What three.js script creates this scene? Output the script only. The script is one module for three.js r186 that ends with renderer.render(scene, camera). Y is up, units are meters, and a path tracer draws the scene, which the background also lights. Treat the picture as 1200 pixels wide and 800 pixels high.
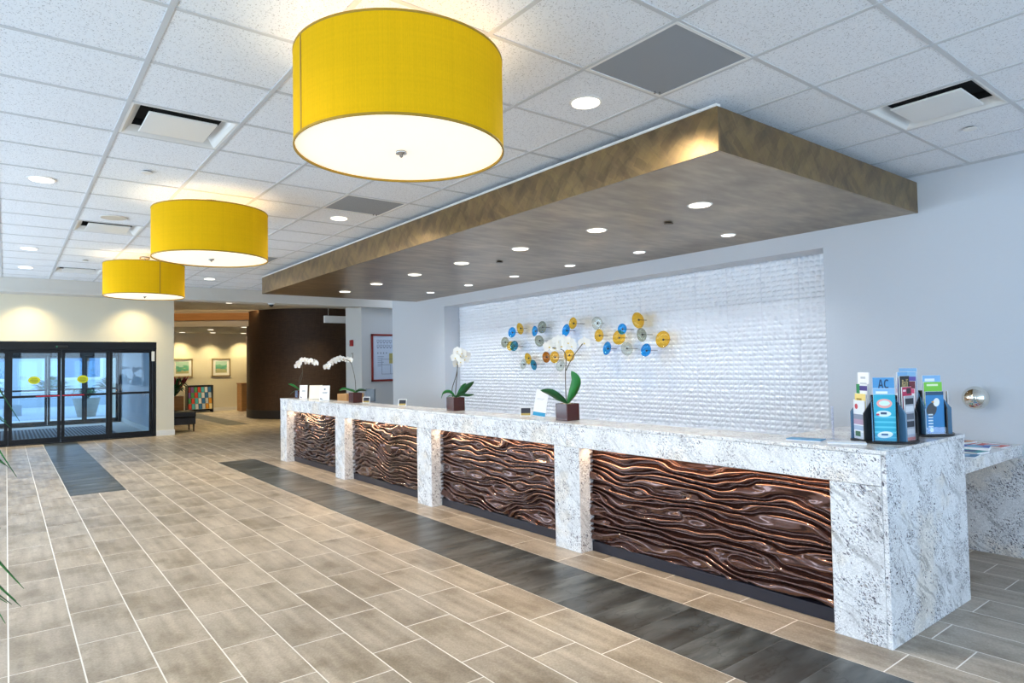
import * as THREE from 'three';
import { RoundedBoxGeometry } from 'three/addons/geometries/RoundedBoxGeometry.js';
import { mergeGeometries } from 'three/addons/utils/BufferGeometryUtils.js';
import { RectAreaLightUniformsLib } from 'three/addons/lights/RectAreaLightUniformsLib.js';

// ------------------------------------------------------------------ camera, sky, daylight, exposure
RectAreaLightUniformsLib.init();
const scene = new THREE.Scene();
const renderer = new THREE.WebGLRenderer({ antialias: true });
renderer.toneMapping = THREE.LinearToneMapping;
renderer.toneMappingExposure = 1.0;
renderer.shadowMap.enabled = true;

const EYE = 1.505, FOCAL = 763.28;
const camera = new THREE.PerspectiveCamera(2 * Math.atan(400 / FOCAL) * 180 / Math.PI, 1.5, 0.05, 300);
{
  const yaw = 0.66066762, pitch = 0.03611564, roll = -0.01862147;
  const fwd = new THREE.Vector3(Math.sin(yaw) * Math.cos(pitch), Math.sin(pitch), -Math.cos(yaw) * Math.cos(pitch));
  const rt = new THREE.Vector3(Math.cos(yaw), 0, Math.sin(yaw)), up = new THREE.Vector3().crossVectors(rt, fwd);
  const r2 = rt.clone().multiplyScalar(Math.cos(roll)).addScaledVector(up, Math.sin(roll));
  const u2 = rt.clone().multiplyScalar(-Math.sin(roll)).addScaledVector(up, Math.cos(roll));
  camera.quaternion.setFromRotationMatrix(new THREE.Matrix4().makeBasis(r2, u2, fwd.clone().negate()));
  camera.position.set(0, EYE, 0);
}
{ // bright hazy sky, the same all round
  const W = 64, H = 32, a = new Float32Array(W * H * 4);
  for (let j = 0; j < H; j++) {
    const e = Math.max(0, ((j + 0.5) / H - 0.5) * 2), k = Math.pow(e, 0.55);
    for (let i = 0; i < W; i++) a.set([0.94 - 0.4 * k, 1.0 - 0.3 * k, 1.06 - 0.1 * k, 1], (j * W + i) * 4);
  }
  const t = new THREE.DataTexture(a, W, H, THREE.RGBAFormat, THREE.FloatType);
  t.mapping = THREE.EquirectangularReflectionMapping; t.magFilter = THREE.LinearFilter; t.needsUpdate = true;
  scene.background = t; scene.backgroundIntensity = 2.6;
}
function areaLight(name, color, intensity, w, h, [x, y, z], [tx, ty, tz]) {
  const l = new THREE.RectAreaLight(color, intensity, w, h);
  l.name = name; l.position.set(x, y, z); l.lookAt(tx, ty, tz); scene.add(l); return l;
}
const DAY = new THREE.Color().setRGB(0.69, 0.835, 1.0);
// daylight through the window wall on the left and the windows behind the camera
const WIN_LEFT = [[0.4, 2.4], [-2.6, 2.4], [-5.6, 2.4], [-8.6, 2.4], [-11.6, 2.4], [-14.6, 2.4]];   // centre z, width
const WIN_BACK = [[-1.2, 2.4], [1.7, 2.4], [4.5, 2.2]];                    // centre x, width
for (const [z, w] of WIN_LEFT) areaLight('window_daylight', DAY, z > -4 ? 2.7 : z > -7 ? 3.7 : 5.2, w - 0.1, 2.3, [-2.9, 1.5, z], [0, 2.3, z]);   // tipped up: sky and sunlit ground send light in from below too
for (const [x, w] of WIN_BACK) areaLight('window_daylight', DAY, 2.5, w - 0.1, 2.3, [x, 1.5, 3.2], [x, 2.4, 0]);

// ------------------------------------------------------------------ helpers
let seed = 7;
const rnd = () => { seed = (seed + 0x6d2b79f5) | 0; let t = Math.imul(seed ^ (seed >>> 15), 1 | seed); t = (t + Math.imul(t ^ (t >>> 7), 61 | t)) ^ t; return ((t ^ (t >>> 14)) >>> 0) / 4294967296; };
const V = (x, y, z) => new THREE.Vector3(x, y, z);
const lerp = (a, b, t) => a + (b - a) * t, clamp = (x, a, b) => Math.min(b, Math.max(a, x)), smooth = (a, b, x) => { const t = clamp((x - a) / (b - a), 0, 1); return t * t * (3 - 2 * t); };
const hash = (x, y, s) => { let n = Math.imul(x, 374761393) + Math.imul(y, 668265263) + Math.imul(s, 1274126177) | 0; n = Math.imul(n ^ (n >>> 13), 1274126177); return ((n ^ (n >>> 16)) >>> 0) / 4294967296; };
const mod = (a, n) => ((a % n) + n) % n;
function vn(x, y, px, py, s) {          // value noise, repeating every px, py cells
  const xi = Math.floor(x), yi = Math.floor(y), fx = x - xi, fy = y - yi, u = fx * fx * (3 - 2 * fx), v = fy * fy * (3 - 2 * fy);
  const x0 = mod(xi, px), x1 = mod(xi + 1, px), y0 = mod(yi, py), y1 = mod(yi + 1, py);
  return lerp(lerp(hash(x0, y0, s), hash(x1, y0, s), u), lerp(hash(x0, y1, s), hash(x1, y1, s), u), v);
}
function fbm(x, y, px, py, s, oct = 4) { let a = 0.5, r = 0, t = 0; for (let i = 0; i < oct; i++) { r += a * vn(x, y, px, py, s + i); t += a; a *= 0.5; x *= 2; y *= 2; px *= 2; py *= 2; } return r / t; }

const used = {};
const numbered = (n) => { used[n] = (used[n] ?? -1) + 1; return used[n] ? n + '_' + String(used[n]).padStart(3, '0') : n; };
function tag(o, label, category, group, kind) { o.userData = { label, category }; if (group) o.userData.group = group; if (kind) o.userData.kind = kind; return o; }
function thing(name, label, category, [x, y, z] = [0, 0, 0], turn = 0, group, kind) {
  const o = new THREE.Group(); o.name = numbered(name); scene.add(o); o.position.set(x, y, z); o.rotation.y = turn; return tag(o, label, category, group, kind);
}
function part(name, geo, mat, parent) { const m = new THREE.Mesh(Array.isArray(geo) ? merge(geo) : geo, mat); m.name = name; parent.add(m); return m; }
function single(name, geo, mat, label, category, group, kind) { const m = part(numbered(name), geo, mat, scene); return tag(m, label, category, group, kind); }
const merge = (list) => list.length === 1 ? list[0] : mergeGeometries(list.map((g) => { const n = g.index ? g.toNonIndexed() : g; for (const k of Object.keys(n.attributes)) if (!['position', 'normal', 'uv'].includes(k)) n.deleteAttribute(k); return n; }));
function metreUV(g, ou = 0, ov = 0) {    // texture coordinates in metres, by the way each face points
  if (g.index) g = g.toNonIndexed();
  const p = g.attributes.position, n = g.attributes.normal, uv = new Float32Array(p.count * 2);
  for (let i = 0; i < p.count; i += 3) {
    const ax = Math.abs(n.getX(i) + n.getX(i + 1) + n.getX(i + 2)), ay = Math.abs(n.getY(i) + n.getY(i + 1) + n.getY(i + 2)), az = Math.abs(n.getZ(i) + n.getZ(i + 1) + n.getZ(i + 2));
    for (let k = i; k < i + 3; k++) {
      const x = p.getX(k), y = p.getY(k), z = p.getZ(k);
      const [u, v] = ay >= ax && ay >= az ? [x, z] : ax >= az ? [z, y] : [x, y];
      uv[k * 2] = u + ou; uv[k * 2 + 1] = v + ov;
    }
  }
  g.setAttribute('uv', new THREE.BufferAttribute(uv, 2)); return g;
}
const bx = (x0, x1, y0, y1, z0, z1, ou = 0, ov = 0) => metreUV(new THREE.BoxGeometry(Math.abs(x1 - x0), Math.abs(y1 - y0), Math.abs(z1 - z0)).translate((x0 + x1) / 2, (y0 + y1) / 2, (z0 + z1) / 2), ou, ov);
const rbx = (x0, x1, y0, y1, z0, z1, r = 0.004, ou = 0, ov = 0, seg = 1) => metreUV(new RoundedBoxGeometry(Math.abs(x1 - x0), Math.abs(y1 - y0), Math.abs(z1 - z0), seg, r).translate((x0 + x1) / 2, (y0 + y1) / 2, (z0 + z1) / 2), ou, ov);
const cyl = (r0, r1, h, x, y, z, n = 24, open = false) => new THREE.CylinderGeometry(r0, r1, h, n, 1, open).translate(x, y, z);
const sph = (r, x, y, z, a = 16, b = 12) => new THREE.SphereGeometry(r, a, b).translate(x, y, z);
const tube = (pts, r, seg = 16, n = 7) => new THREE.TubeGeometry(new THREE.CatmullRomCurve3(pts.map((p) => V(...p))), seg, r, n, false);
const lathe = (pts, n = 40) => new THREE.LatheGeometry(pts.map(([a, b]) => new THREE.Vector2(a, b)), n);
function rod(a, b, r, n = 8) {
  const d = V(...b).sub(V(...a)), L = d.length(), g = new THREE.CylinderGeometry(r, r, L, n).translate(0, L / 2, 0);
  return g.applyQuaternion(new THREE.Quaternion().setFromUnitVectors(V(0, 1, 0), d.normalize())).translate(...a);
}
function prism(points, y0, y1) {         // upright prism over a floor outline of [x, z]
  const s = new THREE.Shape(points.map(([x, z]) => new THREE.Vector2(x, -z)));
  return metreUV(new THREE.ExtrudeGeometry(s, { depth: y1 - y0, bevelEnabled: false }).rotateX(-Math.PI / 2).translate(0, y0, 0));
}
// blade-like leaf along a curve: width profile, a fold along the middle
function leafGeo(pts, width, fold = 0.25, seg = 12, peak = 0.45, hint) {
  const c = new THREE.CatmullRomCurve3(pts.map((p) => V(...p))), pos = [], idx = [], uv = [];
  for (let i = 0; i <= seg; i++) {
    const t = i / seg, p = c.getPoint(t), d = c.getTangent(t), side = V(0, 1, 0).cross(d);
    if (hint) side.set(...hint).addScaledVector(d, -d.dot(side)); else if (side.length() < 0.05) side.set(1, 0, 0); side.normalize();
    const up = d.clone().cross(side).normalize();
    const w = width * Math.pow(t < peak ? Math.sin(t / peak * Math.PI / 2) * 0.85 + 0.15 : Math.cos((t - peak) / (1 - peak) * Math.PI / 2), 0.7) / 2;
    const th = width * 0.035;
    for (const [k, e] of [[-1, fold], [0, 0], [1, fold]]) { const q = p.clone().addScaledVector(side, k * w).addScaledVector(up, e * w); pos.push(q.x, q.y, q.z); uv.push(k * 0.5 + 0.5, t); }
    const q = p.clone().addScaledVector(up, -th); pos.push(q.x, q.y, q.z); uv.push(0.5, t);
  }
  for (let i = 0; i < seg; i++) { const a = i * 4, b = a + 4; idx.push(a, a + 1, b, b, a + 1, b + 1, a + 1, a + 2, b + 1, b + 1, a + 2, b + 2, a, b, a + 3, b, b + 3, a + 3, a + 2, a + 3, b + 2, b + 2, a + 3, b + 3); }
  const g = new THREE.BufferGeometry(); g.setAttribute('position', new THREE.Float32BufferAttribute(pos, 3)); g.setAttribute('uv', new THREE.Float32BufferAttribute(uv, 2)); g.setIndex(idx); g.computeVertexNormals(); return g;
}
// ------------------------------------------------------------------ textures
function dataTex(W, H, f, { srgb = true, rep = 1, repY = rep } = {}) {
  const a = new Uint8Array(W * H * 4);
  for (let j = 0; j < H; j++) for (let i = 0; i < W; i++) { const c = f(i / W, j / H, i, j); a[(j * W + i) * 4] = clamp(c[0], 0, 255); a[(j * W + i) * 4 + 1] = clamp(c[1], 0, 255); a[(j * W + i) * 4 + 2] = clamp(c[2], 0, 255); a[(j * W + i) * 4 + 3] = 255; }
  const t = new THREE.DataTexture(a, W, H); t.magFilter = THREE.LinearFilter; t.wrapS = t.wrapT = THREE.RepeatWrapping; t.repeat.set(rep, repY); if (srgb) t.colorSpace = THREE.SRGBColorSpace; t.needsUpdate = true; return t;
}
function canvasTex(W, H, draw, { srgb = true, rep = 0, repY = rep } = {}) {
  const c = document.createElement('canvas'); c.width = W; c.height = H; draw(c.getContext('2d'), W, H);
  const t = new THREE.CanvasTexture(c); if (srgb) t.colorSpace = THREE.SRGBColorSpace; if (rep) { t.wrapS = t.wrapT = THREE.RepeatWrapping; t.repeat.set(rep, repY); } return t;
}
const std = (o) => new THREE.MeshStandardMaterial(o), phy = (o) => new THREE.MeshPhysicalMaterial(o);
const lin = (r, g, b) => new THREE.Color().setRGB(r, g, b);

// white granite: pale ground, grey-blue drifts along a slant, dark and rusty grains
function graniteTex(s, vein) {
  return canvasTex(1024, 1024, (g, W, H) => {
    const im = g.createImageData(W, H), d = im.data;
    for (let j = 0; j < H; j++) for (let i = 0; i < W; i++) {
      const u = i / W, v = j / H, a = u + v, b = u - v;
      const cl = fbm(u * 9, v * 9, 9, 9, s, 5), wr = fbm(u * 5, v * 5, 5, 5, s + 5, 3), dr = fbm(a * 7 + wr * 2, b * 52 + wr * 6 + cl * 4, 14, 104, s + 9, 3), mask = fbm(a * 2, b * 5, 4, 10, s + 14, 3), rust = fbm(u * 4, v * 4, 4, 4, s + 20, 5), gr = fbm(i / 4, j / 4, 256, 256, s + 2, 2);
      const k = 231 + (cl - 0.5) * 40 - smooth(0.5, 0.75, dr) * smooth(0.3, 0.62, mask) * 46 * vein + (gr - 0.5) * 62;
      const w = smooth(0.6, 0.78, rust) * 14 * (0.4 + gr);
      const o = (j * W + i) * 4; d[o] = k; d[o + 1] = k - w * 0.5; d[o + 2] = k + 2 - w * 1.2; d[o + 3] = 255;
    }
    g.putImageData(im, 0, 0);
    const tones = ['#20222c', '#2c2b34', '#3c3840', '#555058', '#6b6670', '#5f4c42', '#7d8798', '#8b95a8', '#46404a'];
    for (let n = 0; n < 14000; n++) {
      const x = rnd() * W, y = rnd() * H, drift = fbm(x / W * 11, y / H * 11, 11, 11, s + 40, 4); if (drift < 0.38 + rnd() * 0.26) continue;
      const big = rnd() < 0.1, r = (big ? 3.4 : 1.5) + rnd() * (big ? 3.6 : 2.4);
      g.save(); g.globalAlpha = 0.4 + rnd() * 0.55; g.translate(x, y); g.rotate(0.75 + (rnd() - 0.5) * 1.5); g.fillStyle = tones[Math.floor(rnd() * tones.length)];
      g.beginPath(); const e = 0.35 + rnd() * 0.35; for (let q = 0; q < 7; q++) { const t = q / 7 * 6.283, rr = r * (0.7 + rnd() * 0.6); g.lineTo(Math.cos(t) * rr * (1 + vein * 0.5), Math.sin(t) * rr * e); } g.fill(); g.restore();
    }
  }, { rep: 1 / 1.1 });
}
const M = {};
const graniteMat = (t) => phy({ map: t, roughness: 0.22, clearcoat: 0.25, clearcoatRoughness: 0.12 });
M.granite = graniteMat(graniteTex(11, 1)); M.granite2 = graniteMat(graniteTex(57, 0.55));
// floor tiles: beige stone with soft streaks along the tile
const tileTex = dataTex(1024, 1024, (u, v, i, j) => {
  const big = fbm(u * 8, v * 7, 8, 7, 3, 5), st = fbm(u * 56, v * 7, 56, 7, 9, 4), pat = fbm(u * 14, v * 12, 14, 12, 22, 5), gr = fbm(i / 3, j / 3, 341, 341, 2, 2) - 0.5;
  const k = (big - 0.5) * 40 + (st - 0.5) * 46 + gr * 34, w = smooth(0.42, 0.82, pat) * 30;
  return [171 + k - w, 159 + k - w * 1.02, 144 + k * 0.98 - w * 1.08];
}, { rep: 1 / 2.4 });
const tileRough = dataTex(512, 512, (u, v) => { const k = 76 + fbm(u * 9, v * 6, 9, 6, 31, 4) * 34; return [k, k, k]; }, { srgb: false, rep: 1 / 2.4 });
M.tiles = [lin(1, 0.985, 0.97), lin(0.96, 0.95, 0.94), lin(1.0, 0.98, 0.95), lin(0.93, 0.92, 0.91)].map((c) => std({ map: tileTex, color: c, roughnessMap: tileRough, roughness: 1 }));
M.grout = std({ color: '#f0ebe4', roughness: 0.85 });
const slateTex = dataTex(1024, 1024, (u, v, i, j) => {
  const a = fbm(u * 6, v * 22, 6, 22, 5, 5), b = fbm(u * 5, v * 9, 5, 9, 15, 4), r = Math.abs(fbm(u * 8 + a, v * 14, 8, 14, 33, 4) - 0.5), k = (a - 0.5) * 84 + (b - 0.5) * 44 - smooth(0.03, 0, r) * 20 + (hash(i, j, 8) - 0.5) * 10;
  return [74 + k, 79 + k, 81 + k];
}, { rep: 1 / 1.6 });
const slateBump = dataTex(512, 512, (u, v) => { const k = fbm(u * 6, v * 22, 6, 22, 5, 5) * 255; return [k, k, k]; }, { srgb: false, rep: 1 / 1.6 });
M.slate = [lin(1, 1, 1), lin(0.82, 0.83, 0.84), lin(1.12, 1.12, 1.1)].map((c) => std({ map: slateTex, bumpMap: slateBump, bumpScale: 0.0016, color: c, roughness: 0.36 }));
M.slateGrout = std({ color: '#777a7b', roughness: 0.8 });
// ceiling
const ceilTex = canvasTex(512, 512, (g, W, H) => {
  g.fillStyle = '#e8ecf2'; g.fillRect(0, 0, W, H);
  for (let n = 0; n < 3200; n++) { const x = rnd() * W, y = rnd() * H, r = 0.6 + rnd() * 1.5; g.save(); g.translate(x, y); g.rotate(rnd() * 3); g.fillStyle = ['#94979e', '#a9acb2', '#c4c6ca', '#f8f8f8'][Math.floor(rnd() * 4)]; g.fillRect(-r * 1.6, -r * 0.5, r * 3.2, r); g.restore(); }
}, { rep: 1 / 0.6 });
M.ceilTile = std({ map: ceilTex, bumpMap: ceilTex, bumpScale: 0.0012, roughness: 0.95 });
M.tbar = std({ color: '#c6c9cd', roughness: 0.55 });
M.whiteMetal = std({ color: '#e6e6e4', roughness: 0.4 });
M.darkCavity = std({ color: '#1a1c1f', roughness: 0.9 });
M.returnGrey = std({ color: '#a9b0b8', roughness: 0.7, map: dataTex(128, 128, (u, v, i, j) => { const k = (i % 4 < 2) ^ (j % 4 < 2) ? 236 : 205; return [k, k, k]; }, { rep: 8 }) });
// walls
const paintBump = dataTex(256, 256, (u, v, i, j) => { const k = fbm(u * 40, v * 40, 40, 40, 71, 3) * 255; return [k, k, k]; }, { srgb: false, rep: 2 });
const paint = (c) => std({ color: c, roughness: 0.75, bumpMap: paintBump, bumpScale: 0.0006 });
M.beam = paint('#cbc7bf'); M.wall = paint('#cdd2d9'); M.wallGrey = paint('#c3c4c3'); M.wallCream = paint('#e2dbc8'); M.base = std({ color: '#eceae5', roughness: 0.5 }); M.plain = paint('#dedcd6');
const brownTex = dataTex(512, 512, (u, v, i, j) => { const k = (fbm(u * 12, v * 130, 12, 130, 81, 3) - 0.5) * 26 + (fbm(u * 90, v * 8, 90, 8, 85, 2) - 0.5) * 14; return [66 + k, 47 + k * 0.85, 34 + k * 0.7]; }, { rep: 0.8 });
M.brown = std({ map: brownTex, roughness: 0.62 });
M.darkBase = std({ color: '#22222a', roughness: 0.45 });
const trowel = (s, n, ground, tones) => canvasTex(1024, 1024, (g, W, H) => {
  g.fillStyle = ground; g.fillRect(0, 0, W, H);
  for (let k = 0; k < n; k++) {
    g.save(); const x = rnd() * W, y = rnd() * H, dx = x > W / 2 ? -W : W, dy = y > H / 2 ? -H : H, a = (rnd() < 0.5 ? 0.7 : -0.9) + (rnd() - 0.5) * 0.8, l = 26 + rnd() * 60, w = 14 + rnd() * 22; g.globalAlpha = 0.1 + rnd() * 0.22; g.fillStyle = tones[Math.floor(rnd() * tones.length)];
    for (const [ox, oy] of [[0, 0], [dx, 0], [0, dy], [dx, dy]]) { g.save(); g.translate(x + ox, y + oy); g.rotate(a); g.beginPath(); g.moveTo(-l, -w); g.quadraticCurveTo(0, -w * 1.3, l, -w * 0.8); g.lineTo(l * 0.9, w); g.quadraticCurveTo(0, w * 0.7, -l * 0.95, w * 0.9); g.fill(); g.restore(); }
    g.restore();
  }
}, { rep: 1 / 1.5 });
M.bronze = std({ map: trowel(1, 900, '#8f795a', ['#a1885c', '#75644f', '#ab9266', '#665745', '#8c775a']), metalness: 0.78, roughness: 0.34 });
M.bronzeUnder = std({ map: dataTex(512, 512, (u, v, i, j) => { const k = (fbm(u * 8, v * 28, 8, 28, 91, 5) - 0.5) * 46 + (fbm(u * 5, v * 5, 5, 5, 95, 4) - 0.5) * 36; return [143 + k * 1.2, 122 + k * 1.2, 92 + k * 1.1]; }, { rep: 1 / 1.7 }), metalness: 0.78, roughness: 0.3 });
// wave panels: dark brown lacquer with a coppery sheen
M.wave = phy({ color: lin(0.115, 0.048, 0.034), metalness: 0.8, roughness: 0.15, clearcoat: 1, clearcoatRoughness: 0.06 });
M.plinth = std({ color: '#20202c', roughness: 0.4 });
M.pearl = std({ color: '#eef1f6', roughness: 0.28, metalness: 0.12 });
M.black = std({ color: '#101114', roughness: 0.35 });
M.frameBlack = std({ color: '#0d1016', roughness: 0.35, metalness: 0.4 });
M.steel = std({ color: '#c8c8c8', roughness: 0.25, metalness: 1 });
M.chrome = std({ color: '#e4e2da', roughness: 0.03, metalness: 1 });
M.glass = phy({ color: lin(0.8, 0.92, 1.0), transmission: 1, thickness: 0, roughness: 0.02, ior: 1.45 });
M.clear = phy({ color: lin(0.95, 0.97, 1.0), transmission: 1, thickness: 0, roughness: 0.03, ior: 1.45 });
M.potGlass = phy({ color: '#451a15', roughness: 0.18, clearcoat: 0.35, clearcoatRoughness: 0.08 });
M.moss = std({ color: '#cfc6ae', roughness: 1 });
M.leaf = std({ color: '#1f7a33', roughness: 0.42 }); M.leafDark = std({ color: '#14592a', roughness: 0.42 });
M.stem = std({ color: '#4f4a3c', roughness: 0.7 });
M.petal = phy({ color: '#fbfaf7', roughness: 0.7, transmission: 0.15, thickness: 0 });
M.lip = std({ color: '#e6c640', roughness: 0.6 });
M.paper = std({ color: '#f1f2f3', roughness: 0.7 }); M.woodLight = std({ color: '#c99a62', roughness: 0.5, map: dataTex(256, 256, (u, v) => { const k = (fbm(u * 3, v * 40, 3, 40, 101, 4) - 0.5) * 46; return [222 + k, 214 + k, 204 + k]; }, { rep: 1 }) });
M.wood = std({ color: '#b98d5c', roughness: 0.5, map: M.woodLight.map }); M.woodRed = std({ color: '#7a4632', roughness: 0.45 });
M.leather = std({ color: '#14151a', roughness: 0.38 });
const WARM = new THREE.Color().setRGB(1.0, 0.86, 0.62), LAMPW = new THREE.Color().setRGB(1.0, 0.88, 0.66);
M.lens = std({ color: '#ffffff', emissive: lin(1, 0.93, 0.78), emissiveIntensity: 2.4, roughness: 0.6 });
M.lensCool = std({ color: '#ffffff', emissive: lin(0.95, 0.98, 1), emissiveIntensity: 1.6, roughness: 0.6 });

// ------------------------------------------------------------------ structure
const CEIL = 3.05, WX = 6.11, FAR = 3.35;
// floor: rows of tiles along the desk, two dark strips
{
  const floor = new THREE.Group(); floor.name = 'floor'; scene.add(floor); tag(floor, 'beige stone tile floor with white joints and two dark slate strips', 'floor', null, 'structure');
  part('grout_bed', bx(-3.3, 10.4, -0.16, -0.0006, -26.4, 3.9), M.grout, floor);
  for (const [a, b, c, d] of [[0.632, 1.236, -17.2, -9.69], [2.75, 3.338, -11.46, 3.4], [4.791, 5.388, -25, -18.9]]) part('slate_bed', bx(a, b, -0.01, -0.0003, c, d), M.slateGrout, floor);
  const project = (x, y, z) => { const p = V(x, y, z).sub(camera.position).applyQuaternion(camera.quaternion.clone().invert()); return p.z > -0.1 ? null : [600 - FOCAL * p.x / p.z, 400 + FOCAL * p.y / p.z]; };
  const tiles = [];
  const row = (x0, x1, off, len, z0, z1, kind, acrossLen) => {   // tiles from z0 (far) to z1 (near)
    for (let k = Math.floor((-z1 - off) / len) - 1; ; k++) {
      const a = Math.max(-z1, off + k * len), b = Math.min(-z0, off + (k + 1) * len); if (a >= -z0) break; if (b - a < 0.012) continue;
      tiles.push({ x0, x1, za: -b, zb: -a, kind });
    }
  };
  const W = 0.3032, X0 = 0.021, L = 0.588, offs = [0.06, 0.272, 0.469, 0.278, 0.051, 0.285, 0.485, 0.285, 0.091, 0.28, 0.48, 0.06];
  const s1 = [0.648, 1.236, -17.2, -9.69], s2 = [2.75, 3.338, -11.46, 3.4];
  for (let k = -10; k < 9; k++) {
    const x0 = X0 + k * W, x1 = x0 + W, o = offs[mod(k, 12)];
    if (k === 2 || k === 3) row(x0, x1, o, L, s1[3], 3.4, 'tile'); else row(x0, x1, o, L, -17.2, 3.4, 'tile');
  }
  for (let z = s1[2]; z < s1[3] - 0.01; z += 0.3004) tiles.push({ x0: 0.63, x1: 1.235, za: z, zb: z + 0.3004, kind: 'slate' });
  for (let z = s2[3]; z > s2[2] + 0.02; z -= 0.3) tiles.push({ x0: s2[0], x1: s2[1], za: Math.max(s2[2], z - 0.3 + 0.06), zb: Math.min(s2[3], z + 0.06), kind: 'slate' });
  row(2.75, 3.04, 0.2, L, -17.2, s2[2], 'tile'); row(3.04, 3.338, 0.45, L, -17.2, s2[2], 'tile');
  const offR = [0.262, 0.055, 0.262, 0.255, 0.254, 0.253, 0.254, 0.455, 0.1];
  for (let k = 0; k < 10; k++) { const x0 = 3.338 + k * 0.2935; row(x0, Math.min(x0 + 0.2935, 6.3), [0.262, 0.055, 0.262, 0.45, 0.254, 0.06, 0.254, 0.455, 0.1, 0.3][k], L, -17.2, k < 2 ? 3.4 : 3.4, 'tile'); }
  for (let k = 0; k < 14; k++) row(6.273 + k * 0.2935, Math.min(6.273 + (k + 1) * 0.2935, 10.3), k * 0.21 % L, L, -17.2, -11.8, 'tile');
  for (let k = 0; k < 24; k++) { const x0 = 3.0 + k * 0.2985; if (k === 6 || k === 7) { row(x0, x0 + 0.2985, k * 0.21 % L, L, -18.9, -17.2, 'tile'); row(x0, x0 + 0.2985, k * 0.21 % L, L, -26.2, -25.0, 'tile'); } else row(x0, x0 + 0.2985, k * 0.21 % L, L, -26.2, -17.2, 'tile'); }
  for (let z = -25.0; z < -18.95; z += 0.305) tiles.push({ x0: 4.791, x1: 5.388, za: z, zb: z + 0.305, kind: 'slate' });
  const seen = [], rest = { tile: [], slate: [] };
  for (const t of tiles) {
    const c = [[t.x0, t.za], [t.x1, t.za], [t.x1, t.zb], [t.x0, t.zb]].map(([x, z]) => project(x, 0, z)), cx = (t.x0 + t.x1) / 2, cz = (t.za + t.zb) / 2;
    const hidden = (cx > 3.95 && cz < -1.9 && cz > -11) || (cx > 4.9 && cz < -1.7 && cz > -11.8) || (cx < 3 && cz < -17.2);
    if (c.some((p) => !p) || hidden || !c.some(([x, y]) => x > -5 && x < 1205 && y > 0 && y < 805)) { rest[t.kind].push(t); continue; }
    let A = 0; for (let k = 0; k < 4; k++) { const [p, q] = [c[k], c[(k + 1) % 4]]; A += p[0] * q[1] - q[0] * p[1]; } t.area = Math.abs(A); seen.push(t);
  }
  seen.sort((a, b) => b.area - a.area);
  const byKind = { tile: 0, slate: 0 };
  const geoFor = new Map();
  const tileGeo = (w, l, v) => { const key = w.toFixed(3) + l.toFixed(3) + v; if (!geoFor.has(key)) geoFor.set(key, metreUV(new THREE.BoxGeometry(w, 0.012, l).translate(0, -0.006, 0), v * 0.377, v * 0.631)); return geoFor.get(key); };
  const G = 0.0075;
  for (const t of seen) {
    if (byKind[t.kind]++ >= 298) { rest[t.kind].push(t); continue; }
    const set = t.kind === 'tile' ? M.tiles : M.slate, g = t.kind === 'tile' ? G : 0.0025;
    const m = part(t.kind === 'tile' ? 'floor_tile' : 'slate_tile', tileGeo(t.x1 - t.x0 - g, t.zb - t.za - g, Math.floor(rnd() * 9)), set[Math.floor(rnd() * set.length)], floor);
    m.position.set((t.x0 + t.x1) / 2, (rnd() - 0.5) * 0.0003, (t.za + t.zb) / 2);
  }
  for (const kind of ['tile', 'slate']) if (rest[kind].length) {
    const set = kind === 'tile' ? M.tiles : M.slate, g = kind === 'tile' ? G : 0.002;
    for (let q = 0; q < 1; q++) { const m = part(kind === 'tile' ? 'further_floor_tiles' : 'further_slate_tiles', rest[kind].map((t) => { const v = Math.floor(rnd() * 9); return metreUV(new THREE.BoxGeometry(t.x1 - t.x0 - g, 0.012, t.zb - t.za - g), v * 0.377, v * 0.631).translate((t.x0 + t.x1) / 2, -0.006, (t.za + t.zb) / 2); }), set[q], floor); m.userData.kind = 'stuff'; }
  }
}
// ceiling: square mineral tiles in a white grid
const GX = (k) => 0.545 + k * 0.614, GZ = (k) => -1.21 - k * 0.602;     // grid lines
const special = new Set(['0,5', '0,11', '0,17', '6,0', '3,1', '3,7', '3,13']);   // cells with vents and return panels
{
  const ceiling = new THREE.Group(); ceiling.name = 'ceiling'; scene.add(ceiling); tag(ceiling, 'white suspended ceiling of square speckled mineral tiles in a grid', 'ceiling', null, 'structure');
  part('slab', bx(-3.3, 6.4, 3.3, 3.45, -13.05, 3.9), M.plain, ceiling);
  const geos = Array.from({ length: 5 }, (_, k) => metreUV(new THREE.BoxGeometry(0.596, 0.016, 0.584), k * 0.21, k * 0.37));
  for (let i = -6; i < 10; i++) for (let j = -8; j < 20; j++) {
    if (special.has(i + ',' + j)) continue;
    const x0 = GX(i), x1 = Math.min(GX(i + 1), WX), z1 = GZ(j), z0 = Math.max(GZ(j + 1), -13.05); if (x1 - x0 < 0.05 || z1 - z0 < 0.05) continue;
    if (i > 4 && j > 2 && j < 15) { /* above the canopy: still there */ }
    const m = part('ceiling_tile', geos[Math.floor(rnd() * 5)], M.ceilTile, ceiling); m.position.set((x0 + x1) / 2, CEIL + 0.012, (z0 + z1) / 2); m.scale.set((x1 - x0 - 0.008) / 0.596, 1, (z1 - z0 - 0.008) / 0.584);
  }
  for (let i = -5; i < 10; i++) part('grid_bar', bx(GX(i) - 0.0125, GX(i) + 0.0125, CEIL - 0.001, CEIL + 0.03, -13.05, 3.5), M.tbar, ceiling);
  for (let j = -7; j < 20; j++) part('grid_bar', bx(-3.1, WX, CEIL, CEIL + 0.03, GZ(j) - 0.012, GZ(j) + 0.012), M.tbar, ceiling);
  part('edge_trim', bx(WX - 0.02, WX, CEIL - 0.004, CEIL + 0.03, -13.05, 3.5), M.tbar, ceiling);
}
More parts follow.
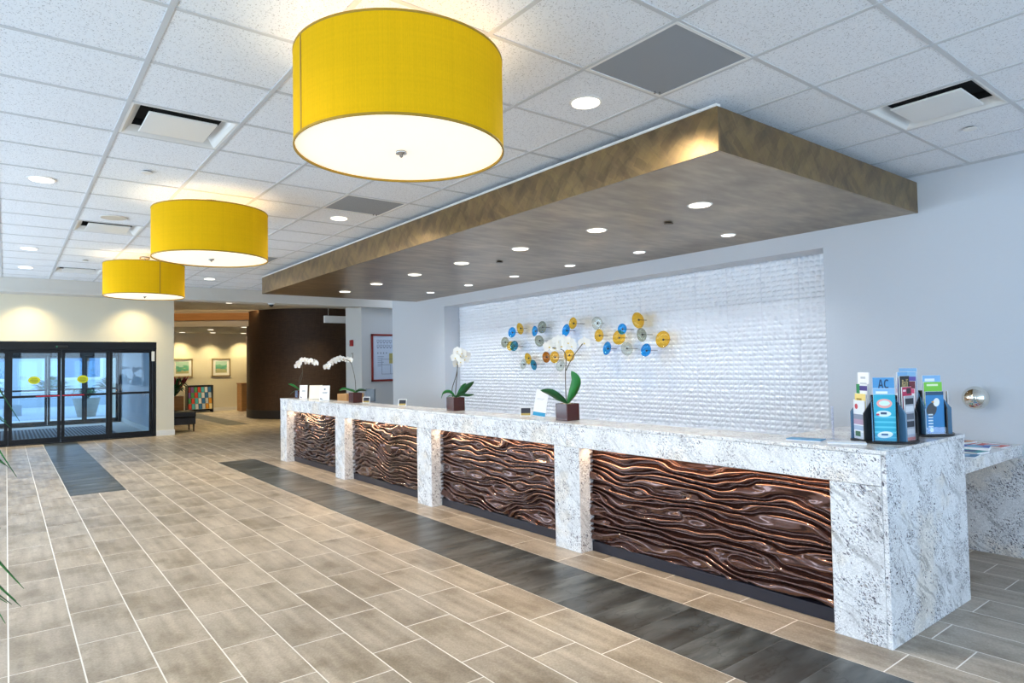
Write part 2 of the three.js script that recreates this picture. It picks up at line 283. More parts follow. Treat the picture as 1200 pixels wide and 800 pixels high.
const struct = (name, geo, mat, label, category) => { const m = part(name, geo, mat, scene); tag(m, label, category, null, 'structure'); return m; };
struct('trim_1', [bx(-3.1, 10.3, 2.83, 3.45, -13.4, -13.05), bx(-3.1, 10.3, 2.82, 2.87, -13.42, -13.035)], M.beam, 'pale grey ceiling beam where the tiled ceiling ends', 'beam');
// right wall with its niche
struct('wall_right', [bx(WX, 6.75, 0, 3.4, -3.03, 3.9), bx(WX, 6.75, 2.56, 3.4, -9.8, -3.03), bx(WX, 6.75, 0, 0.74, -9.8, -3.03), bx(WX, 6.75, 0, 3.4, -11.76, -9.8), bx(6.45, 6.75, 0.74, 2.56, -9.8, -3.03)], M.wall, 'pale grey painted wall behind the desk with a long recess', 'wall');
struct('wall_map_corner', [bx(WX, 10.3, 0, 3.0, -14.03, -13.2)], M.wallGrey, 'grey wall corner carrying the framed floor map', 'wall');
struct('wall_back_office', [bx(8.6, 8.75, 0, 3.4, -13.2, -11.7), bx(6.75, 8.75, 0, 3.4, -11.76, -11.6)], M.wall, 'pale wall of the back office passage', 'wall');
// door wall
struct('wall_entrance', [bx(-3.3, -0.95, 0, 3.4, -17.45, -17.2), bx(2.79, 3.16, 0, 3.4, -17.45, -17.2), bx(-0.95, 2.79, 2.2, 3.4, -17.45, -17.2)], M.wallCream, 'cream wall above and beside the automatic entrance doors', 'wall');
struct('baseboard_entrance', [bx(2.79, 3.175, 0, 0.13, -17.2, -17.185), bx(3.16, 3.175, 0, 0.13, -17.45, -17.2)], M.base, 'white baseboard beside the entrance doors', 'baseboard');
struct('ceiling_lounge', [bx(-3.3, 10.4, FAR, 3.5, -26.4, -13.4)], M.plain, 'plain beige ceiling beyond the beam', 'ceiling');
struct('wall_lounge_far', [bx(2.9, 10.4, 0, 3.4, -26.4, -26)], M.wallCream, 'cream lounge wall with framed pictures', 'wall');
struct('wall_lounge_left', [bx(2.93, 3.16, 0, 3.4, -26.2, -17.45)], M.wallCream, 'cream side wall of the lounge', 'wall');
struct('wall_lounge_right', [bx(10.3, 10.5, 0, 3.4, -26.4, -13.2)], M.wallCream, 'cream end wall of the lounge', 'wall');
struct('baseboard_lounge', [bx(3.16, 10.3, 0, 0.13, -26, -25.985)], M.base, 'white baseboard along the lounge wall', 'baseboard');
// lounge soffit with a lit wooden band
{
  struct('soffit_lounge', [prism([[3.1, -23.15], [4.12, -22.53], [6.09, -21.34], [8.4, -19.95], [10.3, -19.95], [10.3, -26], [3.1, -26]], 2.89, 3.35)], M.wallGrey, 'grey dropped soffit over the lounge', 'ceiling');
  const d = V(6.09 - 4.12, 0, -21.34 + 22.53).normalize(), n = V(d.z, 0, -d.x); if (n.z < 0) n.negate();
  const p0 = V(3.1, 0, -23.15), p1 = V(6.4, 0, -21.15), q = (p, k) => [p.x + n.x * k, p.z + n.z * k];
  struct('trim_2', [prism([q(p0, 0.002), q(p1, 0.002), q(p1, 0.05), q(p0, 0.05)], 3.08, 3.31)], M.wood, 'orange wooden band on the lounge soffit', 'trim');
  const l = areaLight('cove_light', new THREE.Color().setRGB(1, 0.62, 0.25), 7, 3.6, 0.08, [4.9 + n.x * 0.5, 3.32, -22.0 + n.z * 0.5], [4.9, 3.15, -22.0]);
}
// curved brown wall
{
  const g = new THREE.CylinderGeometry(2.05, 2.05, FAR, 72, 1, true); const uv = g.attributes.uv; for (let i = 0; i < uv.count; i++) uv.setXY(i, uv.getX(i) * 12.9, uv.getY(i) * FAR);
  struct('wall_curved', g.translate(8.1, FAR / 2, -21.3), M.brown, 'dark brown curved textured feature wall', 'wall');
  struct('baseboard_curved', new THREE.CylinderGeometry(2.065, 2.065, 0.26, 72, 1, false).translate(8.1, 0.13, -21.3), M.darkBase, 'dark base band of the curved brown wall', 'baseboard');
}
// window walls outside the frame
{
  const geos = [bx(-3.3, -3.05, 0, 0.3, -17.2, 3.9), bx(-3.3, -3.05, 2.7, 3.4, -17.2, 3.9)]; let last = 3.9;
  for (const [z, w] of WIN_LEFT) { geos.push(bx(-3.3, -3.05, 0.3, 2.7, z + w / 2, last)); last = z - w / 2; } geos.push(bx(-3.3, -3.05, 0.3, 2.7, -17.2, last));
  struct('wall_left', geos, M.wall, 'white wall with tall windows facing the desk', 'wall');
  const gb = [bx(-3.3, 6.4, 0, 0.3, 3.55, 3.9), bx(-3.3, 6.4, 2.7, 3.4, 3.55, 3.9)]; let lx = -3.3;
  for (const [x, w] of WIN_BACK) { gb.push(bx(lx, x - w / 2, 0.3, 2.7, 3.55, 3.9)); lx = x + w / 2; } gb.push(bx(lx, 6.4, 0.3, 2.7, 3.55, 3.9));
  struct('wall_back', gb, M.wall, 'white wall with windows opposite the entrance', 'wall');
  let n = 0;
  const win = (g, rects) => { const o = new THREE.Group(); o.name = 'window_' + (++n); scene.add(o); tag(o, g, 'window', null, 'structure'); part('frame', rects[0], M.frameBlack, o); part('pane', rects[1], M.glass, o); };
  for (const [z, w] of WIN_LEFT) win('tall black framed window in the left wall', [[bx(-3.22, -3.14, 0.3, 0.36, z - w / 2, z + w / 2), bx(-3.22, -3.14, 2.64, 2.7, z - w / 2, z + w / 2), bx(-3.22, -3.14, 0.36, 2.64, z - w / 2, z - w / 2 + 0.06), bx(-3.22, -3.14, 0.36, 2.64, z + w / 2 - 0.06, z + w / 2), bx(-3.22, -3.14, 0.36, 2.64, z - 0.03, z + 0.03)], bx(-3.185, -3.179, 0.33, 2.67, z - w / 2 + 0.02, z + w / 2 - 0.02)]);
  for (const [x, w] of WIN_BACK) win('tall black framed window in the rear wall', [[bx(x - w / 2, x + w / 2, 0.3, 0.36, 3.7, 3.78), bx(x - w / 2, x + w / 2, 2.64, 2.7, 3.7, 3.78), bx(x - w / 2, x - w / 2 + 0.06, 0.36, 2.64, 3.7, 3.78), bx(x + w / 2 - 0.06, x + w / 2, 0.36, 2.64, 3.7, 3.78), bx(x - 0.03, x + 0.03, 0.36, 2.64, 3.7, 3.78)], bx(x - w / 2 + 0.02, x + w / 2 - 0.02, 0.33, 2.67, 3.737, 3.743)]);
}
// niche panels: pressed mother-of-pearl pillows, each panel its own piece
{
  const niche = new THREE.Group(); niche.name = 'wall_niche'; scene.add(niche); tag(niche, 'white pearly wall of small pressed pillows in square panels', 'wall panel', null, 'structure');
  const PW = 6.77 / 16, PH = 0.4225, NU = 7, NV = 8, Q = 5;
  const pane = (s) => {
    const nx = NU * Q, ny = NV * Q, g = new THREE.PlaneGeometry(PW - 0.0015, PH - 0.0015, nx, ny), p = g.attributes.position;
    for (let i = 0; i < p.count; i++) {
      const u = (p.getX(i) / (PW - 0.0015) + 0.5) * NU, v = (p.getY(i) / (PH - 0.0015) + 0.5) * NV, cu = Math.min(NU - 1, Math.floor(u + 1e-6)), cv = Math.min(NV - 1, Math.floor(v + 1e-6));
      const a = 0.65 + 0.7 * hash(cu, cv, s), wav = s % 2 ? 0.45 : 0.2;
      const hump = Math.pow(Math.abs(Math.sin(Math.PI * u)), 0.6) * Math.pow(Math.abs(Math.sin(Math.PI * v)), 0.6);
      const edge = Math.min(u, NU - u, v, NV - v) < 1e-3 ? 0 : 1;
      p.setZ(i, edge * (0.018 * a * hump * (1 + 2.2 * (hash(cu, cv, s + 20) - 0.5) * (u - cu - 0.5) * 2 + 0.9 * (hash(cu, cv, s + 30) - 0.5) * (v - cv - 0.5) * 2) + 0.003 * wav * (1 + Math.sin(u * 2.1 + s + cv * 2.4))));
    }
    g.computeVertexNormals(); return g.rotateY(-Math.PI / 2);
  };
  const kinds = [1, 2, 3, 4].map(pane);
  for (let c = 0; c < 16; c++) for (let r = 0; r < 5; r++) {
    const m = part('pearl_panel', kinds[Math.floor(rnd() * 4)], M.pearl, niche);
    m.position.set(6.43 - rnd() * 0.002, 2.56 - PH * (r + 0.5), -9.8 + PW * (c + 0.5)); if (rnd() < 0.5) m.scale.z = -1;
  }
}
// ------------------------------------------------------------------ reception desk
{
  const desk = thing('reception_desk', 'long white granite reception desk with dark brown carved wave panels', 'desk', [3.617, 0, -1.505]);
  const at = (x0, x1, y0, y1, z0, z1, o = 0) => rbx(x0 - 3.617, x1 - 3.617, y0, y1, z0 + 1.505, z1 + 1.505, 0.003, o * 0.37 + x0, o * 0.53);
  const P = [[-1.505, -1.805], [-3.81, -4.11], [-6.105, -6.41], [-8.38, -8.69], [-10.675, -10.98]];
  P.forEach(([a, b], i) => part('post', at(3.617, 3.775, 0, 0.832, b, i ? a : a - 0.026), i % 2 ? M.granite2 : M.granite, desk).userData.label = 'granite post between the panels');
  for (let i = 0; i < 4; i++) { const z1 = i ? (P[i][0] + P[i][1]) / 2 - 0.001 : -1.531, z0 = i === 3 ? -10.98 : (P[i + 1][0] + P[i + 1][1]) / 2 + 0.001; part('apron', at(3.617, 3.775, 0.834, 0.999, z0, z1, i + 2), i % 2 ? M.granite : M.granite2, desk); }
  for (let i = 0; i < 3; i++) part('countertop', at(3.614, 3.965, 1.0, 1.022, [-4.1, -7.4, -10.99][i], [-1.505 - 0.75, -4.102, -7.402][i], i + 5), M.granite2, desk);
  part('countertop', at(3.614, 4.74, 1.0, 1.022, -2.254, -1.501, 9), M.granite2, desk);
  part('end_panel', at(3.617, 4.735, 0, 0.999, -1.53, -1.505, 12), M.granite, desk);
  part('return_panel', at(4.70, 4.735, 0, 0.999, -2.25, -1.532, 13), M.granite, desk);
  part('back_panel', [at(3.8, 3.95, 0, 0.999, -10.97, -1.55), at(3.777, 3.95, 0, 0.999, -10.98, -10.92)], M.wood, desk);
  part('work_surface', at(3.952, 4.62, 0.72, 0.75, -10.9, -2.26), M.woodLight, desk);
  // carved panels
  const H = (x, y) => {
    const w1 = (fbm(x * 1.5 + 10, y * 1.6 + 5, 256, 256, 201, 2) - 0.5) * 4.4, w2 = (fbm(x * 3.0, y * 11, 256, 256, 211, 2) - 0.5) * 2.5;
    const ph = y / 0.058 + x * 0.5 + w1 + w2, s = 0.5 + 0.5 * Math.sin(2 * Math.PI * ph);
    return Math.pow(s, 0.55) * (0.72 + 0.45 * fbm(x * 1.6, y * 9, 256, 256, 221, 2));
  };
  for (let i = 0; i < 4; i++) {
    const z1 = P[i][1] + 0.01, z0 = P[i + 1][0] - 0.01, L = z1 - z0, y0 = 0.085, y1 = 0.836, nx = [230, 200, 170, 150][i], ny = [190, 170, 150, 130][i];
    const g = new THREE.PlaneGeometry(L, y1 - y0, nx, ny), p = g.attributes.position;
    for (let k = 0; k < p.count; k++) p.setZ(k, 0.046 * H(p.getX(k) + 7.3 * i, p.getY(k)));
    g.computeVertexNormals(); g.rotateY(-Math.PI / 2);
    const m = part('wave_panel', g, M.wave, desk); m.position.set(3.772 - 3.617, (y0 + y1) / 2, (z0 + z1) / 2 + 1.505); m.userData.label = 'dark brown glossy panel carved with flowing ridges';
    part('plinth', at(3.745, 3.80, 0, 0.08, z0, z1), M.plinth, desk);
    const led = part('led_strip', at(3.685, 3.70, 0.826, 0.833, z0 + 0.03, z1 - 0.03), M.led ??= std({ color: '#fff', emissive: lin(1, 0.72, 0.42), emissiveIntensity: 6 }), desk);
    areaLight('led_strip_light', new THREE.Color().setRGB(1, 0.68, 0.4), 40, L - 0.06, 0.018, [3.692, 0.823, (z0 + z1) / 2], [3.705, 0, (z0 + z1) / 2]);
  }
}
// low granite side counter by the wall
{
  const c = thing('side_counter', 'low white granite side counter between desk end and wall', 'counter', [5.5, 0, -1.9]);
  const at = (x0, x1, y0, y1, z0, z1, o = 0) => rbx(x0 - 5.5, x1 - 5.5, y0, y1, z0 + 1.9, z1 + 1.9, 0.003, o * 0.3, o * 0.7);
  part('counter_slab', at(4.745, 6.105, 0.745, 0.829, -2.6, -1.56, 1), M.granite2, c);
  part('knee_wall', at(5.96, 6.105, 0, 0.743, -2.6, -1.0, 2), M.granite, c);
}
// ------------------------------------------------------------------ canopy over the desk
{
  const c = thing('desk_canopy', 'bronze trowelled rectangular canopy hung over the reception desk', 'canopy', [4.69, 2.73, -6.48]);
  const X0 = 3.265 - 4.69, X1 = WX - 4.69, Z0 = -10.77 + 6.48, Z1 = -2.208 + 6.48;
  part('fascia', bx(X0, X0 + 0.02, 0, 0.262, Z0, Z1), M.bronze, c);
  part('fascia', bx(X0 + 0.0201, X1, 0, 0.262, Z1 - 0.02, Z1, 0.4), M.bronze, c);
  part('fascia', bx(X0 + 0.0201, X1, 0, 0.262, Z0, Z0 + 0.02, 0.8), M.bronze, c);
  part('underside', bx(X0 + 0.0201, X1, 0.0015, 0.03, Z0 + 0.0201, Z1 - 0.0201), M.bronzeUnder, c);
  part('top_board', bx(X0 + 0.0201, X1, 0.24, 0.261, Z0 + 0.0201, Z1 - 0.0201), M.plain, c);
  part('edge_bead', bx(X0 - 0.008, X0 + 0.03, 0.2621, 0.278, Z0, Z1), M.whiteMetal, c);
  part('neck', bx(X0 + 0.5, X1, 0.261, 0.319, Z0 + 0.5, Z1 - 0.5), M.whiteMetal, c);
}
// ------------------------------------------------------------------ lights
function downlight(x, y, z, r, I, label, group, o = {}) {
  const t = thing('downlight', label, 'downlight', [x, y, z], 0, group);
  part('trim_ring', lathe([[r, 0.001], [r * 1.0, -0.003], [r * 1.18, -0.002], [r * 1.2, 0.001]], 36), M.whiteMetal, t);
  part('light_lens', new THREE.CylinderGeometry(r * 0.995, r * 0.995, 0.008, 36).translate(0, -0.003, 0), o.cool ? M.lensCool : M.lens, t);
  const l = new THREE.SpotLight(o.cool ? new THREE.Color().setRGB(0.86, 0.93, 1) : o.gold ? new THREE.Color().setRGB(1, 0.8, 0.42) : WARM, I, 0, o.angle ?? 0.8, o.pen ?? 0.7, 2);
  l.name = 'downlight_beam'; l.position.set(x, y - 0.012, z); l.target.position.set(x + (o.tx ?? 0), 0, z + (o.tz ?? 0)); l.shadow.radius = 2.5; scene.add(l, l.target);
}
const ORD = ['first', 'second', 'third', 'fourth', 'fifth', 'sixth', 'seventh', 'eighth'];
for (const [x, z, w] of [[2.7, -2.72], [2.7, -6.34], [2.7, -9.94], [2.7, -11.75], [0.213, -2.72], [0.213, -6.33], [0.213, -9.93], [0.213, -11.72]].map((p, i) => [...p, ['beside the dark return panel at the canopy corner', 'between the middle lamp and the canopy edge', 'between the entrance side lamp and the canopy', 'close to the beam by the canopy end', 'opposite the yellow lamp by the canopy corner', 'beside the middle yellow lamp away from the canopy', 'beside the entrance side yellow lamp away from the canopy', 'close to the beam above the entrance doors'][i]])) downlight(x, CEIL - 0.001, z, 0.082, x > 2 ? 15 : 8, 'round white ceiling downlight ' + w, 'downlights in the tiled ceiling', { angle: 1.4, pen: 1 });
for (let k = 0; k < 7; k++) downlight(4.28, 2.7295, -3.08 - 1.127 * k, 0.082, 5, ORD[k] + ' downlight from the brochure racks in the front canopy row', 'front row of canopy downlights');
for (let k = 0; k < 6; k++) downlight(5.54, 2.7295, -3.67 - 1.127 * k, 0.062, 7, ORD[k] + ' small cool downlight from the brochure racks along the pearly wall', 'rear row of canopy downlights', { cool: true, angle: 1.1 });
for (const [x, z, i] of [[4.82, -18.8], [5.95, -18.2], [7.1, -18.2], [4.3, -17.0]].map((p, i) => [...p, i])) downlight(x, FAR - 0.001, z, 0.08, 16, ORD[i] + ' small downlight from the lounge opening before the brown wall', 'downlights beyond the beam', { tz: -0.6, gold: true });
for (const [x, z, i] of [[4.97, -25.6], [5.97, -25.5], [7.07, -25.6]].map((p, i) => [...p, i])) downlight(x, 2.889, z, 0.09, 16, ORD[i] + ' wall washing downlight from the brochure stand side of the lounge', 'lounge wall downlights', { angle: 0.9, tz: -0.2, gold: true });
for (const [x, z, i] of [[5.45, -23.6], [6.07, -21.9]].map((p, i) => [...p, i])) downlight(x, 2.889, z, 0.09, 20, ['downlight of the lounge soffit above the seating', 'downlight of the lounge soffit near the brown wall'][i], 'lounge soffit downlights', { angle: 1 });
for (const [x, i] of [[-1.6, 0], [0.35, 1], [2.3, 2]]) downlight(x, FAR - 0.001, -16.7, 0.08, 17, ORD[i] + ' wall washing downlight behind the beam towards the lounge opening', 'entrance wall downlights', { angle: 0.95, tz: -0.2, pen: 1, gold: true });

const shadeTex = dataTex(256, 256, (u, v, i, j) => { const k = (hash(i, 0, 301) - 0.5) * 9 + (hash(0, j, 305) - 0.5) * 4 + (hash(i, j, 3) - 0.5) * 8; return [236 + k, 236 + k, 236 + k]; }, { rep: 6, repY: 1 });
M.shade = phy({ color: lin(0.68, 0.4, 0.006), map: shadeTex, emissive: lin(0.66, 0.38, 0.002), emissiveMap: shadeTex, emissiveIntensity: 0.3, roughness: 0.9, specularIntensity: 0.15 });
M.shadeTrim = std({ color: '#a07c18', roughness: 0.7 });
M.diffuser = std({ color: '#fff8ea', emissive: lin(1, 0.92, 0.74), emissiveIntensity: 0.62, roughness: 0.6 });
for (const [z, seam, label] of [[-2.715, 3.17, 'large yellow drum pendant lamp nearest the bronze canopy corner'], [-6.325, 1.0, 'yellow drum pendant lamp hung midway along the lobby ceiling'], [-9.935, -1.35, 'yellow drum pendant lamp closest to the entrance doors']]) {
  const t = thing('drum_pendant_lamp', label, 'lamp', [1.468, 2.515, z], 0, 'yellow drum lamps'); const R = 0.484, Hh = 0.428;
  part('shade', lathe([[R, 0], [R, Hh], [R - 0.004, Hh], [R - 0.004, 0], [R, 0]], 72), M.shade, t);
  part('hem', lathe([[R - 0.005, -0.002], [R + 0.002, -0.002], [R + 0.002, 0.008], [R - 0.005, 0.008], [R - 0.005, -0.002]], 72), M.shadeTrim, t);
  part('hem', lathe([[R - 0.005, Hh - 0.008], [R + 0.002, Hh - 0.008], [R + 0.002, Hh + 0.002], [R - 0.005, Hh + 0.002], [R - 0.005, Hh - 0.008]], 72), M.shadeTrim, t);
  part('seam', new THREE.BoxGeometry(0.003, Hh, 0.012).translate(R + 0.0005, Hh / 2, 0).rotateY(seam), M.shadeTrim, t);
  part('diffuser', new THREE.CylinderGeometry(R - 0.006, R - 0.006, 0.006, 64).translate(0, 0.012, 0), M.diffuser, t);
  part('finial', lathe([[0.001, -0.022], [0.008, -0.019], [0.01, -0.008], [0.026, -0.004], [0.027, 0.007], [0.001, 0.008]], 20), M.steel, t);
  part('rod', new THREE.CylinderGeometry(0.009, 0.009, CEIL - 2.515 - 0.02, 12).translate(0, (CEIL - 2.515) / 2 + 0.01, 0), M.steel, t);
  part('ceiling_plate', lathe([[0.001, 0.51], [0.06, 0.51], [0.065, 0.535], [0.001, 0.535]], 28), M.steel, t);
  for (let k = 0; k < 3; k++) { const a = k * 2.094 + 0.4; part('bulb', sph(0.035, 0.2 * Math.cos(a), 0.26, 0.2 * Math.sin(a), 12, 10), M.lens, t);
    const p = new THREE.PointLight(LAMPW, 0.32, 0, 2); p.name = 'lamp_bulb'; p.position.set(1.468 + 0.2 * Math.cos(a), 2.775, z + 0.2 * Math.sin(a)); p.shadow.radius = 1.7; scene.add(p); }
  part('spider', [0, 2.094, 4.188].map((a) => rod([0, Hh - 0.03, 0], [R * Math.cos(a) * 0.99, Hh - 0.03, R * Math.sin(a) * 0.99], 0.003, 6)), M.steel, t);
  areaLight('lamp_downlight', LAMPW, 2.6, 0.82, 0.82, [1.468, 2.508, z], [1.468, 0, z]);
}
// ------------------------------------------------------------------ ceiling fittings
function vent(i, j, label) {
  const x0 = GX(i), x1 = GX(i + 1), z1 = GZ(j), z0 = GZ(j + 1), t = thing('ceiling_vent', label, 'air vent', [(x0 + x1) / 2, CEIL, (z0 + z1) / 2], 0, 'plaque air vents in the tiled ceiling');
  const ring = (a, ya, b, yb) => { // four sloped faces between two squares
    const c = [[-1, -1], [1, -1], [1, 1], [-1, 1]], pos = []; const pt = ([x, z], s, y) => [x * s, y, z * s];
    for (let k = 0; k < 4; k++) { const A = pt(c[k], a, ya), B = pt(c[(k + 1) % 4], a, ya), C = pt(c[(k + 1) % 4], b, yb), D = pt(c[k], b, yb); pos.push(...A, ...B, ...C, ...A, ...C, ...D); }
    const g = new THREE.BufferGeometry(); g.setAttribute('position', new THREE.Float32BufferAttribute(pos, 3)); g.setAttribute('uv', new THREE.Float32BufferAttribute(new Float32Array(pos.length / 3 * 2), 2)); g.computeVertexNormals(); return g;
  };
  part('pan', [ring(0.298, 0.001, 0.28, 0.0), ring(0.28, 0, 0.262, 0.012), ring(0.262, 0.012, 0.228, 0.05)], M.whiteMetal, t);
  part('duct_opening', [ring(0.228, 0.05, 0.215, 0.09), bx(-0.215, 0.215, 0.09, 0.1, -0.215, 0.215)], M.darkCavity, t);
  part('plaque', rbx(-0.192, 0.192, -0.004, 0.008, -0.192, 0.192, 0.004), M.whiteMetal, t);
  part('hanger', [bx(-0.15, -0.14, 0.01, 0.086, -0.005, 0.005), bx(0.14, 0.15, 0.01, 0.086, -0.005, 0.005)], M.steel, t);
}
vent(0, 5, 'square white plaque air vent between the two nearer yellow lamps'); vent(0, 11, 'square white plaque air vent beside the middle yellow lamp'); vent(0, 17, 'square white plaque air vent by the beam near the entrance'); vent(6, 0, 'square white plaque air vent near the canopy and the grey wall');
for (const [j, l] of [[1, 'dark grey return air panel by the canopy corner'], [7, 'dark grey return air panel beside the canopy edge'], [13, 'dark grey return air panel behind the middle yellow lamp']]) {
  const t = thing('return_air_panel', l, 'air vent', [(GX(3) + GX(4)) / 2, CEIL, (GZ(j) + GZ(j + 1)) / 2], 0, 'grey return air panels');
  part('perforated_plate', bx(-0.285, 0.285, 0.002, 0.012, -0.28, 0.28), M.returnGrey, t);
  part('frame', [bx(-0.3, 0.3, -0.002, 0.016, -0.298, -0.28), bx(-0.3, 0.3, -0.002, 0.016, 0.28, 0.298), bx(-0.3, -0.285, -0.002, 0.016, -0.28, 0.28), bx(0.285, 0.3, -0.002, 0.016, -0.28, 0.28)], M.whiteMetal, t);
  part('latch', [cyl(0.006, 0.006, 0.012, 0.25, -0.006, -0.255, 8), cyl(0.006, 0.006, 0.012, 0.22, -0.006, -0.265, 8)], M.steel, t);
}
for (const [x, y, z, l, m] of [[0.847, CEIL, -5.65, 'white concealed sprinkler cap in the tile before the middle yellow lamp', 0], [5.14, CEIL, -1.52, 'white concealed sprinkler cap beside the vent by the grey wall', 0], [0.85, CEIL, -10.6, 'white concealed sprinkler cap in the tile near the entrance beam', 0], [4.6, 2.7295, -3.64, 'bronze sprinkler cap between the first canopy downlights', 1], [4.6, 2.7295, -6.13, 'bronze sprinkler cap midway under the canopy', 1]]) {
  const t = thing('sprinkler_cap', l, 'sprinkler', [x, y, z], 0, 'ceiling sprinkler caps');
  part('cover_plate', lathe([[0.001, -0.012], [0.038, -0.012], [0.042, -0.008], [0.042, -0.006], [0.001, -0.006]], 24), m ? M.capBronze ??= std({ color: '#5d4a34', roughness: 0.4, metalness: 0.6 }) : M.whiteMetal, t);
  part('collar', cyl(0.028, 0.028, 0.008, 0, -0.003, 0, 20), M.darkCavity, t);
}
{ const t = thing('ceiling_speaker', 'round beige flush ceiling speaker beside the yellow lamps', 'speaker', [0.84, CEIL, -7.53]); part('grille', lathe([[0.001, -0.006], [0.1, -0.005], [0.112, -0.003], [0.112, 0]], 36), std({ color: '#cfc7b8', roughness: 0.6 }), t); part('rim', lathe([[0.112, -0.001], [0.113, -0.006], [0.122, -0.005], [0.124, 0.001]], 36), M.whiteMetal, t); }
{ const t = thing('security_camera', 'small white dome security camera with a black lens on the beam', 'camera', [4.15, 2.82, -13.1]); part('base', lathe([[0.001, -0.03], [0.055, -0.03], [0.06, 0], [0.001, 0]], 24), M.whiteMetal, t); part('lens_dome', new THREE.SphereGeometry(0.045, 20, 12, 0, 7, Math.PI / 2, Math.PI / 2).translate(0, -0.03, 0), M.black, t); }
// ------------------------------------------------------------------ entrance doors
const stickerTex = canvasTex(128, 96, (g) => { g.fillStyle = '#c9d21f'; g.fillRect(0, 0, 128, 96); g.fillStyle = '#5d6a10'; for (const [y, w] of [[30, 62], [44, 84], [58, 84], [70, 50]]) g.fillRect(64 - w / 2, y, w, 6); });
M.sticker = std({ map: stickerTex, roughness: 0.5 }); M.red = std({ color: '#c22a4a', roughness: 0.5 });
function slidingDoors(z, name, label, near) {
  const o = new THREE.Group(); o.name = name; o.position.set(0.95, 0, z); scene.add(o); tag(o, label, 'door', null, 'structure');
  const X = [-0.9, 0.04, 0.95, 1.85, 2.78].map((x) => x - 0.95);
  part('header', rbx(X[0] - 0.05, X[4] + 0.01, 2.02, 2.19, -0.1, 0.1, 0.006), M.frameBlack, o);
  part('jamb', bx(X[0] - 0.05, X[0], 0, 2.02, -0.06, 0.06), M.frameBlack, o); part('jamb', bx(X[4] - 0.06, X[4] + 0.01, 0, 2.02, -0.06, 0.06), M.frameBlack, o);
  part('threshold', bx(X[0], X[4], 0.0, 0.018, -0.09, 0.09), M.frameBlack, o);
  for (let k = 0; k < 4; k++) {
    const a = X[k] + 0.004, b = X[k + 1] - (k === 3 ? 0.064 : 0.004), dz = k === 0 || k === 3 ? -0.03 : 0.03, p = part(k === 0 || k === 3 ? 'side_leaf' : 'sliding_leaf', [bx(a, a + 0.062, 0.02, 2.02, dz - 0.02, dz + 0.02), bx(b - 0.062, b, 0.02, 2.02, dz - 0.02, dz + 0.02), bx(a + 0.062, b - 0.062, 0.02, 0.13, dz - 0.02, dz + 0.02), bx(a + 0.062, b - 0.062, 1.95, 2.02, dz - 0.02, dz + 0.02), bx(a + 0.062, b - 0.062, 1.0, 1.05, dz - 0.02, dz + 0.02)], M.frameBlack, o);
    part('pane', bx(a + 0.05, b - 0.05, 0.12, 1.01, dz - 0.003, dz + 0.003), M.glass, p); part('pane', bx(a + 0.05, b - 0.05, 1.04, 1.96, dz - 0.003, dz + 0.003), M.glass, p);
    if (near && (k === 1 || k === 2)) {
      const sx = k === 1 ? b - 0.47 : a + 0.39;
      const c = new THREE.CylinderGeometry(0.085, 0.085, 0.003, 28).rotateX(Math.PI / 2).scale(1.25, 1, 1).translate(sx, 1.37, dz + 0.006); const uv = c.attributes.uv, pp = c.attributes.position; for (let i = 0; i < uv.count; i++) uv.setXY(i, 0.5 + (pp.getX(i) - sx) / 0.22, 0.5 + (pp.getY(i) - 1.37) / 0.18);
      part('oval_sticker', c, M.sticker, p).userData.label = 'yellow oval warning sticker';
      part('push_bar_label', k === 1 ? bx(b - 0.44, b - 0.02, 1.015, 1.035, dz + 0.02, dz + 0.0215) : bx(a + 0.02, a + 0.42, 1.015, 1.035, dz + 0.02, dz + 0.0215), M.red, p).userData.label = 'red strip on the push rail';
    }
  }
  if (near) { const s = part('motion_sensor', rbx(-0.11, 0.11, 2.06, 2.11, 0.1, 0.14, 0.01), M.black, o); part('indicator', sph(0.012, -0.085, 2.085, 0.142, 10, 8), M.greenLed ??= std({ color: '#1c5a3c', emissive: lin(0.05, 0.5, 0.25), emissiveIntensity: 0.6 }), s);
    part('door_closer_box', rbx(1.74, 1.8, 1.75, 1.98, 0.06, 0.1, 0.006), M.whiteMetal, o); }
}
slidingDoors(-17.3, 'door_1', 'black framed automatic sliding glass entrance doors with yellow oval stickers', true);
slidingDoors(-23.2, 'door_2', 'black framed outer glass doors beyond the vestibule', false);
struct('wall_vestibule', [bx(2.80, 2.92, 0, 2.7, -23.3, -17.46), bx(-1.2, -1.05, 0, 2.7, -23.3, -17.46), bx(-1.2, 2.92, 2.6, 2.7, -23.3, -17.46), bx(-1.05, 2.8, 2.2, 2.6, -23.3, -23.1)], M.wall, 'white walls of the entrance vestibule', 'wall');
struct('baseboard_vestibule', bx(2.785, 2.80, 0, 0.13, -23.1, -17.46), M.base, 'white baseboard in the vestibule', 'baseboard');
struct('floor_vestibule', bx(-1.2, 2.92, -0.06, -0.004, -23.4, -17.4), std({ color: '#8f949c', roughness: 0.6 }), 'grey vestibule floor', 'floor');
{ const t = thing('entrance_mat', 'grey ribbed entrance mat on the vestibule floor', 'mat', [0.7, 0, -19.8]); part('mat_base', bx(-1.5, 1.5, -0.003, 0.004, -2.2, 2.3), std({ color: '#5b616b', roughness: 0.9 }), t);
  const ribs = []; for (let x = -1.46; x < 1.48; x += 0.075) ribs.push(bx(x, x + 0.032, 0.004, 0.011, -2.2, 2.3)); part('mat_ribs', ribs, std({ color: '#a9afb8', roughness: 0.8 }), t).userData.kind = 'stuff'; }
areaLight('vestibule_daylight', DAY, 0.9, 3.4, 1.9, [0.95, 1.1, -23.0], [0.95, 0.9, -17]);
